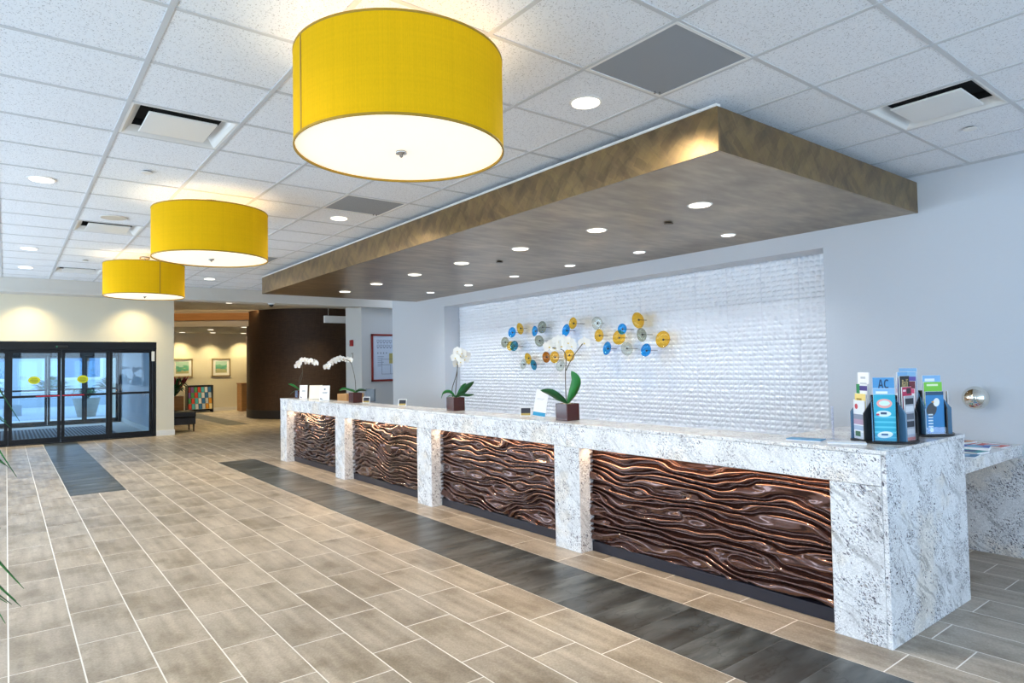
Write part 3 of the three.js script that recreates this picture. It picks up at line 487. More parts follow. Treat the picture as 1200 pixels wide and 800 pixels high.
// outdoors
struct('ground_outside', bx(-30, 30, -0.3, -0.06, -70, -23.3), std({ color: '#b3b8bd', roughness: 0.9 }), 'pale paved forecourt outside the doors', 'ground');
{
  const b = thing('building', 'pale blue grey building across the forecourt', 'building', [2, 0, -58]); part('wall', bx(-26, 22, -0.06, 9, -4, 0), std({ color: '#c3d0dc', roughness: 0.9 }), b); part('roof', bx(-26.4, 22.4, 9, 9.4, -4.4, 0.4), std({ color: '#8597a8', roughness: 0.8 }), b);
  for (let k = 0; k < 9; k++) for (let r = 0; r < 2; r++) { const w = part('window', bx(-24 + k * 5, -21.2 + k * 5, 1 + r * 4, 3.4 + r * 4, 0, 0.06), M.whiteMetal, b); part('pane', bx(-23.8 + k * 5, -21.4 + k * 5, 1.2 + r * 4, 3.2 + r * 4, 0.06, 0.08), std({ color: '#5d86a8', roughness: 0.15 }), w); }
  for (const [x, z, l] of [[0.2, -31, 'pale square column of the drive canopy before the left door leaf'], [4.4, -31, 'pale square column of the drive canopy right of the outer doors']]) { const t = thing('canopy_column', l, 'column', [x, -0.06, z], 0, 'drive canopy columns'); part('shaft', rbx(-0.2, 0.2, 0.4, 3.8, -0.2, 0.2, 0.02), M.wall, t); part('plinth', rbx(-0.28, 0.28, 0, 0.4, -0.28, 0.28, 0.02), std({ color: '#a6abb0', roughness: 0.8 }), t); }
  const pl = thing('planted_pot', 'tall pale planter with a palm and green undergrowth outside the doors', 'potted plant', [2.3, -0.06, -28]); part('pot', lathe([[0.001, 0], [0.28, 0], [0.42, 0.62], [0.44, 0.66], [0.38, 0.66], [0.001, 0.6]], 28), std({ color: '#b9b2a6', roughness: 0.8 }), pl); part('trunk', tube([[0.02, 0.6, 0], [-0.03, 1.4, 0.02], [0.05, 2.4, 0]], 0.06, 14, 9), std({ color: '#77604e', roughness: 0.9 }), pl);
  for (let k = 0; k < 26; k++) { const a = k * 2.4, r = 0.3 + rnd() * 0.35; part('leaf', leafGeo([[0, 0.6, 0], [r * 0.6 * Math.cos(a), 0.85 + rnd() * 0.2, r * 0.6 * Math.sin(a)], [r * Math.cos(a), 0.72 + rnd() * 0.2, r * Math.sin(a)]], 0.09, 0.2, 6), k % 2 ? M.leaf : M.leafDark, pl); }
  for (let k = 0; k < 14; k++) { const a = k * 2.4, r = 0.9; part('frond', leafGeo([[0.05, 2.4, 0], [r * 0.5 * Math.cos(a), 2.85, r * 0.5 * Math.sin(a)], [r * Math.cos(a), 2.35 + 0.2 * rnd(), r * Math.sin(a)]], 0.14, 0.3, 8), M.leafDark, pl); }
  const bench = thing('low_wall', 'low pale retaining wall across the forecourt', 'wall', [0, -0.06, -38]); part('wall', bx(-9, 12, 0, 0.7, -0.2, 0.2), std({ color: '#b5bec6', roughness: 0.9 }), bench); part('coping', bx(-9.1, 12.1, 0.7, 0.78, -0.26, 0.26), M.whiteMetal, bench);
  for (let k = 0; k < 7; k++) { const h = thing('shrub', ORD[k] + ' rounded green shrub along the low retaining wall outside', 'shrub', [-6 + k * 2.6, -0.06, -39.4], 0, 'shrubs outside'); const gs = []; for (let q = 0; q < 90; q++) { const a = rnd() * 6.28, e = Math.acos(rnd()), d = V(Math.sin(e) * Math.cos(a), Math.cos(e), Math.sin(e) * Math.sin(a)); gs.push(leafGeo([[d.x * 0.3, 0.5 + d.y * 0.3, d.z * 0.3], [d.x * 0.7, 0.6 + d.y * 0.7, d.z * 0.7], [d.x * 1.0, 0.5 + d.y * 0.95, d.z * 1.0]], 0.25, 0.2, 4)); } part('foliage', gs, M.leafDark, h); part('stem', cyl(0.05, 0.07, 0.8, 0, 0.4, 0, 8), M.stem, h); }
}
// ------------------------------------------------------------------ lounge beyond the entrance wall
const picTex = (s) => canvasTex(160, 150, (g, W, H) => {
  const im = g.createImageData(W, H); for (let j = 0; j < H; j++) for (let i = 0; i < W; i++) { const u = i / W, v = j / H, n = fbm(u * 3, v * 9, 16, 32, s, 4), k = clamp(v + (n - 0.5) * 0.5, 0, 1); const o = (j * W + i) * 4, c = k < 0.35 ? [165, 205, 200] : k < 0.7 ? [60 + n * 60, 150 + n * 40, 150] : [170, 175, 140]; im.data[o] = c[0] + n * 20; im.data[o + 1] = c[1] + n * 10; im.data[o + 2] = c[2]; im.data[o + 3] = 255; } g.putImageData(im, 0, 0);
});
for (const [x0, x1, s, l] of [[4.70, 5.39, 401, 'framed teal seascape print above the brochure stand'], [6.04, 6.70, 407, 'framed teal and sand print in the middle of the lounge wall'], [7.34, 8.0, 413, 'framed print half hidden by the brown wall']]) {
  const t = thing('framed_picture', l, 'picture', [(x0 + x1) / 2, 1.62, -26], 0, 'pictures on the lounge wall'), w = (x1 - x0) / 2, h = 0.335;
  part('frame', [rbx(-w, w, h - 0.04, h, 0, 0.03, 0.004), rbx(-w, w, -h, -h + 0.04, 0, 0.03, 0.004), rbx(-w, -w + 0.04, -h, h, 0, 0.03, 0.004), rbx(w - 0.04, w, -h, h, 0, 0.03, 0.004)], M.gilt ??= std({ color: '#b09a6c', roughness: 0.4, metalness: 0.3 }), t);
  part('mat_board', bx(-w + 0.03, w - 0.03, -h + 0.03, h - 0.03, 0.004, 0.012), M.paper, t);
  part('print', new THREE.PlaneGeometry((w - 0.13) * 2, (h - 0.12) * 2).translate(0, 0.015, 0.0135), std({ map: picTex(s), roughness: 0.6 }), t);
}
{ // brochure stand
  const t = thing('magazine_stand', 'black sloped stand full of colourful brochures in the lounge', 'stand', [5.56, 0, -25.75]);
  part('side_panel', bx(-0.43, -0.40, 0, 0.98, -0.2, 0.2), M.black, t); part('side_panel', bx(0.40, 0.43, 0, 0.98, -0.2, 0.2), M.black, t); part('back_board', bx(-0.4, 0.4, 0.05, 0.98, -0.2, -0.17), M.black, t);
  for (let r = 0; r < 4; r++) part('shelf', bx(-0.4, 0.4, 0.1 + r * 0.2, 0.12 + r * 0.2, -0.17, 0.2 - r * 0.06), M.black, t);
  const cols = ['#c9483a', '#2f6fa8', '#e8d9a0', '#3f8c57', '#d9d9de', '#e09a35', '#6f4a8c', '#45a9b8', '#b8c4d0', '#8c2f3f'];
  for (let r = 0; r < 4; r++) for (let c = 0; c < 7; c++) { const m = single('stand_brochure', new RoundedBoxGeometry(0.098, 0.19, 0.012, 1, 0.003), std({ color: cols[(r * 3 + c * 7) % 10], roughness: 0.5 }), ['red', 'blue', 'cream', 'green', 'silver', 'orange', 'purple', 'turquoise', 'pale blue', 'maroon'][(r * 3 + c * 7) % 10] + ' brochure on the ' + ['lowest', 'second', 'third', 'top'][r] + ' shelf of the black lounge stand', 'brochure', 'brochures in the lounge stand'); m.position.set(5.56 - 0.345 + c * 0.115, 0.22 + r * 0.2, -25.75 + 0.17 - r * 0.06); m.rotation.x = -0.18; }
}
{ const t = thing('fireplace_cabinet', 'light wooden fireplace surround beside the brown wall', 'cabinet', [7.35, 0, -25.2]); part('side_panel', rbx(-0.55, -0.2, 0, 1.0, -0.3, 0.3, 0.006), M.wood, t); part('inset', bx(-0.2, 0.3, 0, 1.0, -0.3, 0.28), M.woodRed, t); part('firebox', bx(-0.05, 0.3, 0, 0.8, 0.28, 0.285), M.black, t); part('top', rbx(-0.57, 0.32, 1.0, 1.03, -0.32, 0.32, 0.005), M.wood, t); }
{ const t = thing('ottoman', 'black leather square ottoman on short legs behind the entrance wall', 'ottoman', [3.45, 0, -18.05]); part('cushion', new RoundedBoxGeometry(0.62, 0.16, 0.62, 3, 0.035).translate(0, 0.43, 0), M.leather, t); part('seat_frame', rbx(-0.3, 0.3, 0.18, 0.35, -0.3, 0.3, 0.01), M.leather, t); for (const [x, z] of [[-1, -1], [1, -1], [1, 1], [-1, 1]]) part('leg', new THREE.CylinderGeometry(0.026, 0.017, 0.18, 4).rotateY(0.785).translate(x * 0.26, 0.09, z * 0.26), M.black, t); }
{ const t = thing('flower_planter', 'wooden planter box with red flowers and dark leaves', 'planter', [4.05, 0, -21.9]); part('box', rbx(-0.2, 0.2, 0, 0.75, -0.2, 0.2, 0.006), M.wood, t);
  for (let k = 0; k < 22; k++) { const a = k * 2.4, r = 0.2 + rnd() * 0.25, y = 0.85 + rnd() * 0.35; part('leaf', leafGeo([[0, 0.74, 0], [r * 0.6 * Math.cos(a), y + 0.1, r * 0.6 * Math.sin(a)], [r * 1.15 * Math.cos(a), y - 0.02, r * 1.15 * Math.sin(a)]], 0.09, 0.2, 6), M.leafDark, t); }
  for (let k = 0; k < 16; k++) { const a = k * 2.1, r = 0.08 + rnd() * 0.25; part('flower', leafGeo([[r * 0.5 * Math.cos(a), 1.0, r * 0.5 * Math.sin(a)], [r * Math.cos(a), 1.2, r * Math.sin(a)], [r * 1.2 * Math.cos(a), 1.28 + rnd() * 0.1, r * 1.2 * Math.sin(a)]], 0.12, 0.5, 5), M.flowerRed ??= std({ color: '#a03040', roughness: 0.6 }), t); } }
// ------------------------------------------------------------------ things on the map corner
{
  const t = thing('framed_map', 'red framed floor plan poster on the grey corner wall', 'picture', [6.82, 1.722, -13.2]); const w = 0.49, h = 0.525, b = 0.045;
  part('frame', [rbx(-w, w, h - b, h, 0, 0.03, 0.004), rbx(-w, w, -h, -h + b, 0, 0.03, 0.004), rbx(-w, -w + b, -h, h, 0, 0.03, 0.004), rbx(w - b, w, -h, h, 0, 0.03, 0.004)], std({ color: '#842b22', roughness: 0.35 }), t);
  part('poster', new THREE.PlaneGeometry(2 * (w - b), 2 * (h - b)).translate(0, 0, 0.012), std({ roughness: 0.5, map: canvasTex(256, 280, (g, W, H) => {
    g.fillStyle = '#e9ebee'; g.fillRect(0, 0, W, H); g.strokeStyle = '#70757e'; g.lineWidth = 2; g.fillStyle = '#5a606a';
    for (let r = 0; r < 2; r++) for (let k = 0; k < 9; k++) { g.strokeRect(28 + k * 22, 26 + r * 32, 14, 14); g.fillRect(28 + k * 22, 44 + r * 32, 10, 3); }
    for (let k = 0; k < 4; k++) g.fillRect(30 + k * 20, 106, 6, 8); g.fillStyle = '#d2bd63'; g.fillRect(112, 112, 60, 66); g.strokeRect(60, 150, 150, 96); g.strokeRect(60, 186, 60, 60); g.strokeRect(150, 200, 60, 46); g.fillStyle = '#8d94a0'; for (let k = 0; k < 6; k++) g.fillRect(30, 132 + k * 12, 44 - (k % 3) * 9, 3);
  }) }), t);
  part('glazing', bx(-w + b, w - b, -h + b, h - b, 0.016, 0.019), M.clear, t);
}
{ const t = thing('fire_alarm', 'red wall fire alarm with a white strobe lens', 'alarm', [WX, 2.06, -13.67], -Math.PI / 2); part('body', rbx(-0.06, 0.06, -0.07, 0.07, 0, 0.05, 0.008), std({ color: '#9e1b1e', roughness: 0.4 }), t); part('strobe', rbx(-0.025, 0.025, -0.03, 0.02, 0.05, 0.075, 0.008), M.clear, t); }
{ const t = thing('wall_switch', 'grey wall control plate below the red alarm', 'switch', [WX, 1.775, -13.68], -Math.PI / 2); part('plate', rbx(-0.05, 0.05, -0.07, 0.07, 0, 0.012, 0.003), std({ color: '#9c9a94', roughness: 0.4 }), t); part('rocker', rbx(-0.017, 0.017, -0.033, 0.033, 0.012, 0.02, 0.003), M.whiteMetal, t); }
{ const t = thing('hanging_sign', 'blank white box sign mounted before the brown wall', 'sign', [6.75, 2.76, -16.0]); part('panel', rbx(-0.36, 0.36, -0.09, 0.09, -0.04, 0.04, 0.006), M.paper, t); part('hanger', [rod([-0.25, 0.09, 0], [-0.25, 0.59, 0], 0.008), rod([0.25, 0.09, 0], [0.25, 0.59, 0], 0.008)], M.steel, t); }
// ------------------------------------------------------------------ mirror ball on the wall
{ const t = thing('mirror_ball', 'round chrome security mirror ball fixed to the grey wall', 'mirror', [WX, 1.18, -1.82]); part('ball', sph(0.092, -0.1, 0, 0, 40, 28), M.chrome, t); part('wall_plate', new THREE.CylinderGeometry(0.045, 0.05, 0.014, 28).rotateZ(Math.PI / 2).translate(-0.007, 0, 0), M.steel, t); }
// ------------------------------------------------------------------ glass discs on the pearly wall
{
  const tint = { blue: lin(0.1, 0.58, 0.92), amber: lin(0.97, 0.74, 0.2), smoke: lin(0.62, 0.64, 0.56), orange: lin(0.72, 0.38, 0.06), clear: lin(0.82, 0.85, 0.82), teal: lin(0.12, 0.5, 0.66) };
  const mats = {}; for (const k in tint) mats[k] = phy({ color: tint[k], transmission: 0.92, thickness: 0, roughness: 0.06, ior: 1.45 });
  const dish = (r) => lathe([[0.004, 0.012], [r * 0.5, 0.006], [r * 0.85, 0.012], [r, 0.03], [r * 1.005, 0.034], [r * 0.98, 0.033], [r * 0.83, 0.016], [r * 0.5, 0.0105], [0.004, 0.017]], 36);
  const discs = [[2.006, -7.938, 'blue', .1], [2.06, -7.731, 'amber', .11], [1.86, -8.122, 'smoke', .105], [1.799, -7.988, 'amber', .09], [1.794, -7.894, 'teal', .1], [1.999, -7.384, 'blue', .095], [2.047, -7.219, 'smoke', .11], [1.856, -7.292, 'smoke', .105], [1.97, -6.704, 'blue', .11], [2.062, -6.562, 'amber', .1], [1.604, -7.554, 'amber', .105], [1.511, -7.668, 'clear', .1], [1.508, -7.425, 'teal', .1], [1.611, -7.139, 'orange', .1], [1.605, -6.962, 'amber', .105], [1.627, -6.658, 'amber', .105], [1.483, -6.84, 'clear', .11], [2.037, -6.102, 'clear', .11], [1.87, -6.067, 'amber', .105], [1.694, -5.925, 'blue', .11], [1.827, -5.721, 'amber', .115], [1.934, -5.659, 'blue', .085], [1.687, -5.593, 'clear', .105], [2.034, -5.389, 'amber', .125], [1.851, -5.337, 'smoke', .105], [1.65, -5.277, 'blue', .1], [1.774, -5.016, 'amber', .125]];
  const seq = {};
  discs.forEach(([y, z, c, r], i) => {
    const where = i < 10 ? 'in upper orchid cluster' : i < 17 ? 'in lower orchid cluster' : 'in cluster nearer the racks';
    const word = { blue: 'bright blue', amber: 'amber yellow', smoke: 'smoky grey', orange: 'burnt orange', clear: 'pale clear', teal: 'deep teal' }[c];
    const stand = 0.12 + 0.1 * hash(i, 3, 9), nth = ORD[(seq[c + where] = (seq[c + where] ?? -1) + 1)], t = thing('glass_wall_disc', nth + ' ' + word + ' glass disc from the recess edge ' + where, 'wall art', [6.425, y - (6.425 - stand - 6.2) * 0.0, z], 0, 'glass discs on the pearly wall');
    const k = (6.425 - stand) / 6.2; t.position.y = EYE + (y - EYE) * k; t.position.z = z * k;
    const q = new THREE.Quaternion().setFromEuler(new THREE.Euler((hash(i, 1, 4) - 0.5) * 0.7, (hash(i, 2, 4) - 0.5) * 0.5, Math.PI / 2 + (hash(i, 5, 4) - 0.5) * 0.5));
    const g = dish(r * 0.82); g.applyQuaternion(q).translate(-stand, 0, 0);
    part('disc', g, mats[c], t); part('mounting_rod', rod([0, 0, 0], [-stand - 0.012, 0, 0], 0.004), M.black, t); part('centre_knob', sph(0.014, -stand - 0.018, 0, 0, 12, 8), M.black, t);
  });
}
// ------------------------------------------------------------------ orchids
const TOP = 1.022, TURN = -0.66066762;      // turn: local x runs along the picture's width
function petalGeo(r, w) {
  const s = new THREE.Shape(); s.moveTo(0, 0); s.bezierCurveTo(w, r * 0.15, w * 1.15, r * 0.8, 0, r); s.bezierCurveTo(-w * 1.15, r * 0.8, -w, r * 0.15, 0, 0);
  const g = new THREE.ShapeGeometry(s, 5), p = g.attributes.position; for (let i = 0; i < p.count; i++) p.setZ(i, 0.18 * p.getY(i) - 3.2 * p.getX(i) * p.getX(i)); g.computeVertexNormals(); return g.toNonIndexed();
}
function flower(parent, [x, y, z], r, yaw, tilt) {
  const gs = []; for (let k = 0; k < 3; k++) gs.push(petalGeo(r, r * 0.42).rotateZ(k * 2.094)); for (const s of [-1, 1]) gs.push(petalGeo(r * 1.02, r * 0.72).rotateZ(s * 1.25).translate(0, 0, 0.003));
  const m = part('flower', gs, M.petal, parent); m.position.set(x, y, z); m.rotation.set(tilt, yaw, 0, 'YXZ');
  part('lip', new THREE.SphereGeometry(r * 0.13, 8, 6).scale(1, 0.8, 1.5).translate(0, -r * 0.1, r * 0.22), M.lip, m);
}
function orchid(x, z, pot, label, { stems, leaves, flowers }) {
  const t = thing('potted_orchid', label, 'potted plant', [x, TOP, z], 0, 'white orchids on the desk'); const h = pot, w = pot / 2;
  const p = part('pot', [rbx(-w, w, 0, h, -w, -w + 0.006, 0.0025), rbx(-w, w, 0, h, w - 0.006, w, 0.0025), rbx(-w, -w + 0.006, 0, h, -w + 0.0062, w - 0.0062, 0.0025), rbx(w - 0.006, w, 0, h, -w + 0.0062, w - 0.0062, 0.0025), bx(-w + 0.006, w - 0.006, 0.001, 0.01, -w + 0.006, w - 0.006)], M.potGlass, t); p.userData.label = 'square dark brown glass pot';
  { const g = new THREE.BoxGeometry(pot - 0.014, 0.03, pot - 0.014, 8, 1, 8), q = g.attributes.position; for (let i = 0; i < q.count; i++) if (q.getY(i) > 0) q.setY(i, 0.015 + hash(i, 3, Math.round(z * -10)) * 0.014); g.computeVertexNormals(); part('moss', g.translate(0, h - 0.03, 0), M.moss, t); }
  const c = Math.cos(TURN), s = Math.sin(TURN), L = ([a, b, d = 0]) => [a * c + d * s, h + b, -a * s + d * c], L0 = ([a, b, d = 0]) => [a * c + d * s, b, -a * s + d * c];
  for (const st of stems) part('stem', tube(st.map(L), 0.0042, 18, 6), M.stem, t);
  leaves.forEach(([pts, wd, hint], i) => part('leaf', leafGeo(pts.map(L), wd, 0.22, 12, 0.55, hint && L0(hint)), i % 2 ? M.leafDark : M.leaf, t));
  for (const [a, b, d, r, yw, tl] of flowers) flower(t, L([a, b, d]), r, TURN + yw, tl);
}
const spray = (pts, r, seedv) => pts.map(([a, b], i) => [a, b, (hash(i, seedv, 1) - 0.5) * 0.06 + 0.02, r * (0.9 + 0.2 * hash(i, seedv, 2)), (hash(i, seedv, 3) - 0.5) * 1.3, (hash(i, seedv, 4) - 0.5) * 0.7]);
orchid(3.82, -4.155, 0.145, 'white orchid in brown cube pot with one broad upright leaf beside the blue-footed card', {
  stems: [[[-0.01, 0, 0], [-0.012, 0.25, 0.01], [-0.005, 0.41, 0.01], [-0.03, 0.46, 0.02], [-0.12, 0.48, 0.03]], [[-0.008, 0.28, 0.01], [0.05, 0.39, 0.02], [0.14, 0.51, 0.02]]],
  leaves: [[[[0, 0, 0], [0.05, 0.1, 0.03], [0.075, 0.2, 0.05], [0.035, 0.28, 0.05]], 0.085, [1, -0.3, 0]], [[[0, 0, 0], [-0.07, 0.05, 0.05], [-0.15, 0.1, 0.09], [-0.235, 0.12, 0.1]], 0.07, [0.35, 0.8, 0.5]], [[[0, 0, 0], [0.04, 0.05, 0.04], [0.08, 0.085, 0.06], [0.11, 0.09, 0.08]], 0.03], [[[0, 0, -0.01], [-0.07, 0.02, -0.04], [-0.16, 0.045, -0.08]], 0.03]],
  flowers: spray([[-0.15, 0.485], [-0.11, 0.515], [-0.07, 0.535], [-0.025, 0.535], [0.02, 0.52], [0.05, 0.49], [-0.05, 0.49], [-0.1, 0.48], [0.155, 0.52]], 0.055, 11) });
orchid(3.87, -6.0, 0.145, 'white orchid in brown cube pot before the edge of the pearly wall recess', {
  stems: [[[-0.03, 0, 0], [-0.035, 0.09, 0.01], [0.0, 0.2, 0.01], [0.025, 0.3, 0.01], [0.035, 0.46, 0.02]], [[0.0, 0, 0], [0.005, 0.1, 0], [0.025, 0.28, 0.02], [0.03, 0.48, 0.01]]],
  leaves: [[[[0, 0, 0], [-0.06, 0.06, 0.03], [-0.12, 0.05, 0.05], [-0.15, -0.01, 0.06]], 0.05, [0.2, 0.7, 0.6]], [[[0, 0.0, 0], [0.07, 0.05, 0.03], [0.14, 0.12, 0.04], [0.21, 0.17, 0.04]], 0.065, [-0.5, 0.7, 0.4]], [[[0.01, 0, 0], [0.05, 0.06, 0.0], [0.09, 0.12, 0.0], [0.12, 0.15, 0]], 0.055, [-0.6, 0.6, 0.4]], [[[0, 0, 0.02], [0.07, 0.03, 0.04], [0.14, 0.025, 0.06], [0.21, 0.03, 0.06]], 0.045, [0, 0.7, 0.6]], [[[0, 0, 0.0], [-0.05, 0.02, 0.05], [-0.09, 0.0, 0.07]], 0.035]],
  flowers: spray([[0.015, 0.36], [0.07, 0.38], [0.11, 0.41], [0.01, 0.43], [0.06, 0.45], [0.12, 0.45], [0.035, 0.5], [0.08, 0.48], [0.02, 0.47]], 0.055, 12) });
orchid(3.86, -8.56, 0.14, 'white orchid in brown cube pot arching towards the white cards', {
  stems: [[[0.01, 0, 0], [0.0, 0.18, 0], [-0.03, 0.34, 0.01], [-0.06, 0.43, 0.02], [-0.16, 0.47, 0.02], [-0.3, 0.43, 0.03], [-0.38, 0.36, 0.03]]],
  leaves: [[[[0, 0, 0], [-0.08, 0.04, 0.04], [-0.16, 0.05, 0.05], [-0.21, 0.03, 0.06]], 0.06, [0, 0.6, 0.8]], [[[0, 0, 0], [0.07, 0.04, 0.04], [0.13, 0.04, 0.05], [0.18, 0.03, 0.06]], 0.06, [0, 0.6, 0.8]], [[[0, 0, 0], [-0.05, 0.03, -0.06], [-0.1, 0.05, -0.1]], 0.05]],
  flowers: spray([[-0.39, 0.36], [-0.34, 0.41], [-0.29, 0.44], [-0.24, 0.46], [-0.2, 0.48], [-0.15, 0.47], [-0.1, 0.46], [-0.06, 0.45], [-0.35, 0.38]], 0.05, 13) });
orchid(3.86, -10.72, 0.13, 'white orchid in brown cube pot at the far desk end beside the lettered card', {
  stems: [[[0.02, 0, 0], [0.0, 0.1, 0], [0.04, 0.25, 0.0], [0.045, 0.43, 0.01], [0.1, 0.5, 0.01], [0.2, 0.5, 0.02], [0.28, 0.46, 0.02]], [[0.02, 0, 0.01], [-0.02, 0.15, 0], [0.035, 0.3, 0]]],
  leaves: [[[[0, 0, 0], [-0.06, 0.05, 0.03], [-0.12, 0.09, 0.05], [-0.18, 0.11, 0.06]], 0.05, [0.4, 0.7, 0.5]], [[[0, 0, 0], [-0.05, 0.0, 0.05], [-0.1, -0.03, 0.08], [-0.14, -0.07, 0.1]], 0.04], [[[0, 0, 0], [0.07, 0.06, -0.02], [0.13, 0.09, -0.03]], 0.04]],
  flowers: spray([[-0.04, 0.4], [-0.01, 0.45], [0.04, 0.5], [0.09, 0.5], [0.14, 0.49], [0.19, 0.485], [0.24, 0.46], [0.28, 0.44], [0.12, 0.46]], 0.052, 14) });
// ------------------------------------------------------------------ cards and small signs on the desk
function card(name, label, [x, z], w, h, lean, yaw, front, opts = {}) {
  const t = thing(name, label, opts.cat ?? 'sign', [x, TOP, z], yaw, opts.group);
  part('panel', new RoundedBoxGeometry(w, h, 0.004, 1, 0.0015).translate(0, h / 2, 0).rotateX(lean).translate(0, 0.001, 0), opts.back ?? M.paper, t);
  part('printed_face', new THREE.PlaneGeometry(w * 0.985, h * 0.985).translate(0, h / 2, 0.0028).rotateX(lean).translate(0, 0.001, 0), front, t);
  part('foot', rbx(-w / 2, w / 2, 0, 0.004, -0.05, 0.03, 0.001), opts.foot ?? M.clear, t);
}
const text = (W, H, f) => std({ roughness: 0.5, map: canvasTex(W, H, f) });
const strokes = (g, x, y, w, n, gap, c) => { g.fillStyle = c; for (let k = 0; k < n; k++) g.fillRect(x + (k % 2) * 3, y + k * gap, w - (k * 7) % 13, gap * 0.4); };
card('desk_card', 'white lettered card beside the far orchid', [3.8, -10.42], 0.13, 0.22, -0.12, -0.75, text(96, 160, (g, W, H) => { g.fillStyle = '#f4f5f6'; g.fillRect(0, 0, W, H); strokes(g, 26, 58, 46, 3, 8, '#5b6574'); g.fillStyle = '#7c7486'; g.beginPath(); g.moveTo(10, 128); g.lineTo(40, 152); g.lineTo(10, 152); g.fill(); }), { group: 'cards at the far desk end' });
card('desk_card', 'plain cream card between the two white lettered cards', [3.83, -9.98], 0.21, 0.225, -0.16, -0.75, text(96, 96, (g, W, H) => { g.fillStyle = '#ebe7dc'; g.fillRect(0, 0, W, H); g.strokeStyle = '#d3c9b4'; g.lineWidth = 3; g.strokeRect(3, 3, W - 6, H - 6); }), { group: 'cards at the far desk end', back: std({ color: '#e3d9c4', roughness: 0.6 }) });
card('desk_card', 'white lettered card with a small emblem before the arching orchid', [3.8, -9.53], 0.155, 0.225, -0.12, -0.75, text(96, 140, (g, W, H) => { g.fillStyle = '#f4f5f6'; g.fillRect(0, 0, W, H); g.fillStyle = '#6e7b8c'; g.beginPath(); g.arc(48, 34, 9, 0, 7); g.fill(); strokes(g, 24, 62, 50, 2, 9, '#6b7584'); g.fillStyle = '#8a8f98'; g.beginPath(); g.moveTo(6, 112); g.lineTo(40, 134); g.lineTo(6, 134); g.fill(); }), { group: 'cards at the far desk end' });
const darkFace = text(96, 80, (g, W, H) => { g.fillStyle = '#eceef0'; g.fillRect(0, 0, W, H); g.fillStyle = '#1b2030'; g.fillRect(8, 8, W - 14, 46); g.fillStyle = '#b29a52'; g.fillRect(8, 54, W - 14, 20); });
for (const [x, z, w, l] of [[3.86, -4.78, 0.105, 'small white framed dark card beside the blue-footed card'], [3.9, -7.27, 0.105, 'small white framed dark card alone between two orchids'], [3.9, -8.3, 0.1, 'small white framed dark card by the arching orchid pot']]) card('small_desk_sign', l, [x, z], w, 0.085, -0.25, -0.8, darkFace, { group: 'small dark cards on the desk' });
{ const t = thing('leaflet_card', 'white leaning information card with a blue foot beside an orchid', 'sign', [3.845, TOP, -4.57], -0.72); const g = new RoundedBoxGeometry(0.115, 0.245, 0.004, 1, 0.0015).translate(0, 0.1225, 0).rotateX(-0.15).rotateZ(-0.17).translate(0, 0.012, 0);
  part('panel', g, M.paper, t); part('printed_face', new THREE.PlaneGeometry(0.112, 0.24).translate(0, 0.1225, 0.003).rotateX(-0.15).rotateZ(-0.17).translate(0, 0.012, 0), text(96, 200, (c, W, H) => { c.fillStyle = '#fafbfc'; c.fillRect(0, 0, W, H); c.fillStyle = '#2f9fd0'; c.fillRect(0, 172, W, 28); c.fillStyle = '#d5dae0'; c.fillRect(14, 66, 60, 3); c.fillRect(14, 74, 48, 3); }), t); part('easel', rod([0.02, 0.16, -0.03], [0.0, 0.004, -0.09], 0.004), M.clear, t); }
{ const t = thing('cardboard_box', 'tan cardboard box on the work surface behind the arching orchid', 'box', [4.25, 0.75, -9.6], 0.2); part('body', rbx(-0.16, 0.16, 0, 0.36, -0.12, 0.12, 0.004), std({ color: '#b98f5e', roughness: 0.85 }), t); part('tape', bx(-0.025, 0.025, 0.36, 0.3612, -0.12, 0.12), std({ color: '#d8c39a', roughness: 0.4 }), t); }
for (const [z, l] of [[-9.0, 'black monitor behind the arching orchid']]) { const t = thing('computer_monitor', l, 'monitor', [4.3, 0.75, z], -1.2); part('screen_housing', rbx(-0.09, 0.09, 0.25, 0.44, -0.015, 0.015, 0.006), std({ color: '#4a5662', roughness: 0.4 }), t); part('stand', [cyl(0.02, 0.02, 0.2, 0, 0.11, -0.02, 12), cyl(0.1, 0.11, 0.012, 0, 0.006, -0.02, 24)], M.black, t); }
// clear holder and loose leaflets near the desk corner
{ const t = thing('acrylic_sign_holder', 'empty clear acrylic sign holder at the desk corner', 'sign holder', [3.93, TOP, -1.93], 0.55); part('pane', rbx(-0.05, 0.05, 0, 0.2, -0.002, 0.002, 0.001), phy({ color: lin(0.75, 0.8, 0.95), transmission: 0.9, thickness: 0, roughness: 0.05 }), t); part('foot', rbx(-0.05, 0.05, 0, 0.004, -0.05, 0.03, 0.001), M.clear, t); }
for (const [x, z, a, c, l, n] of [[3.80, -1.79, 0.5, '#dfe8f4', 'pale folded leaflet lying flat before the brochure rack', 'leaflet'], [3.8, -2.03, 0.2, '#4f93c4', 'blue folded leaflet lying flat beside the brochure rack', 'leaflet']]) { const t = thing(n, l, 'leaflet', [x, TOP, z], a); part('cover', rbx(-0.05, 0.05, 0.004, 0.009, -0.1, 0.1, 0.001), std({ color: c, roughness: 0.4 }), t); part('pages', bx(-0.049, 0.049, 0, 0.004, -0.099, 0.099), M.paper, t); }
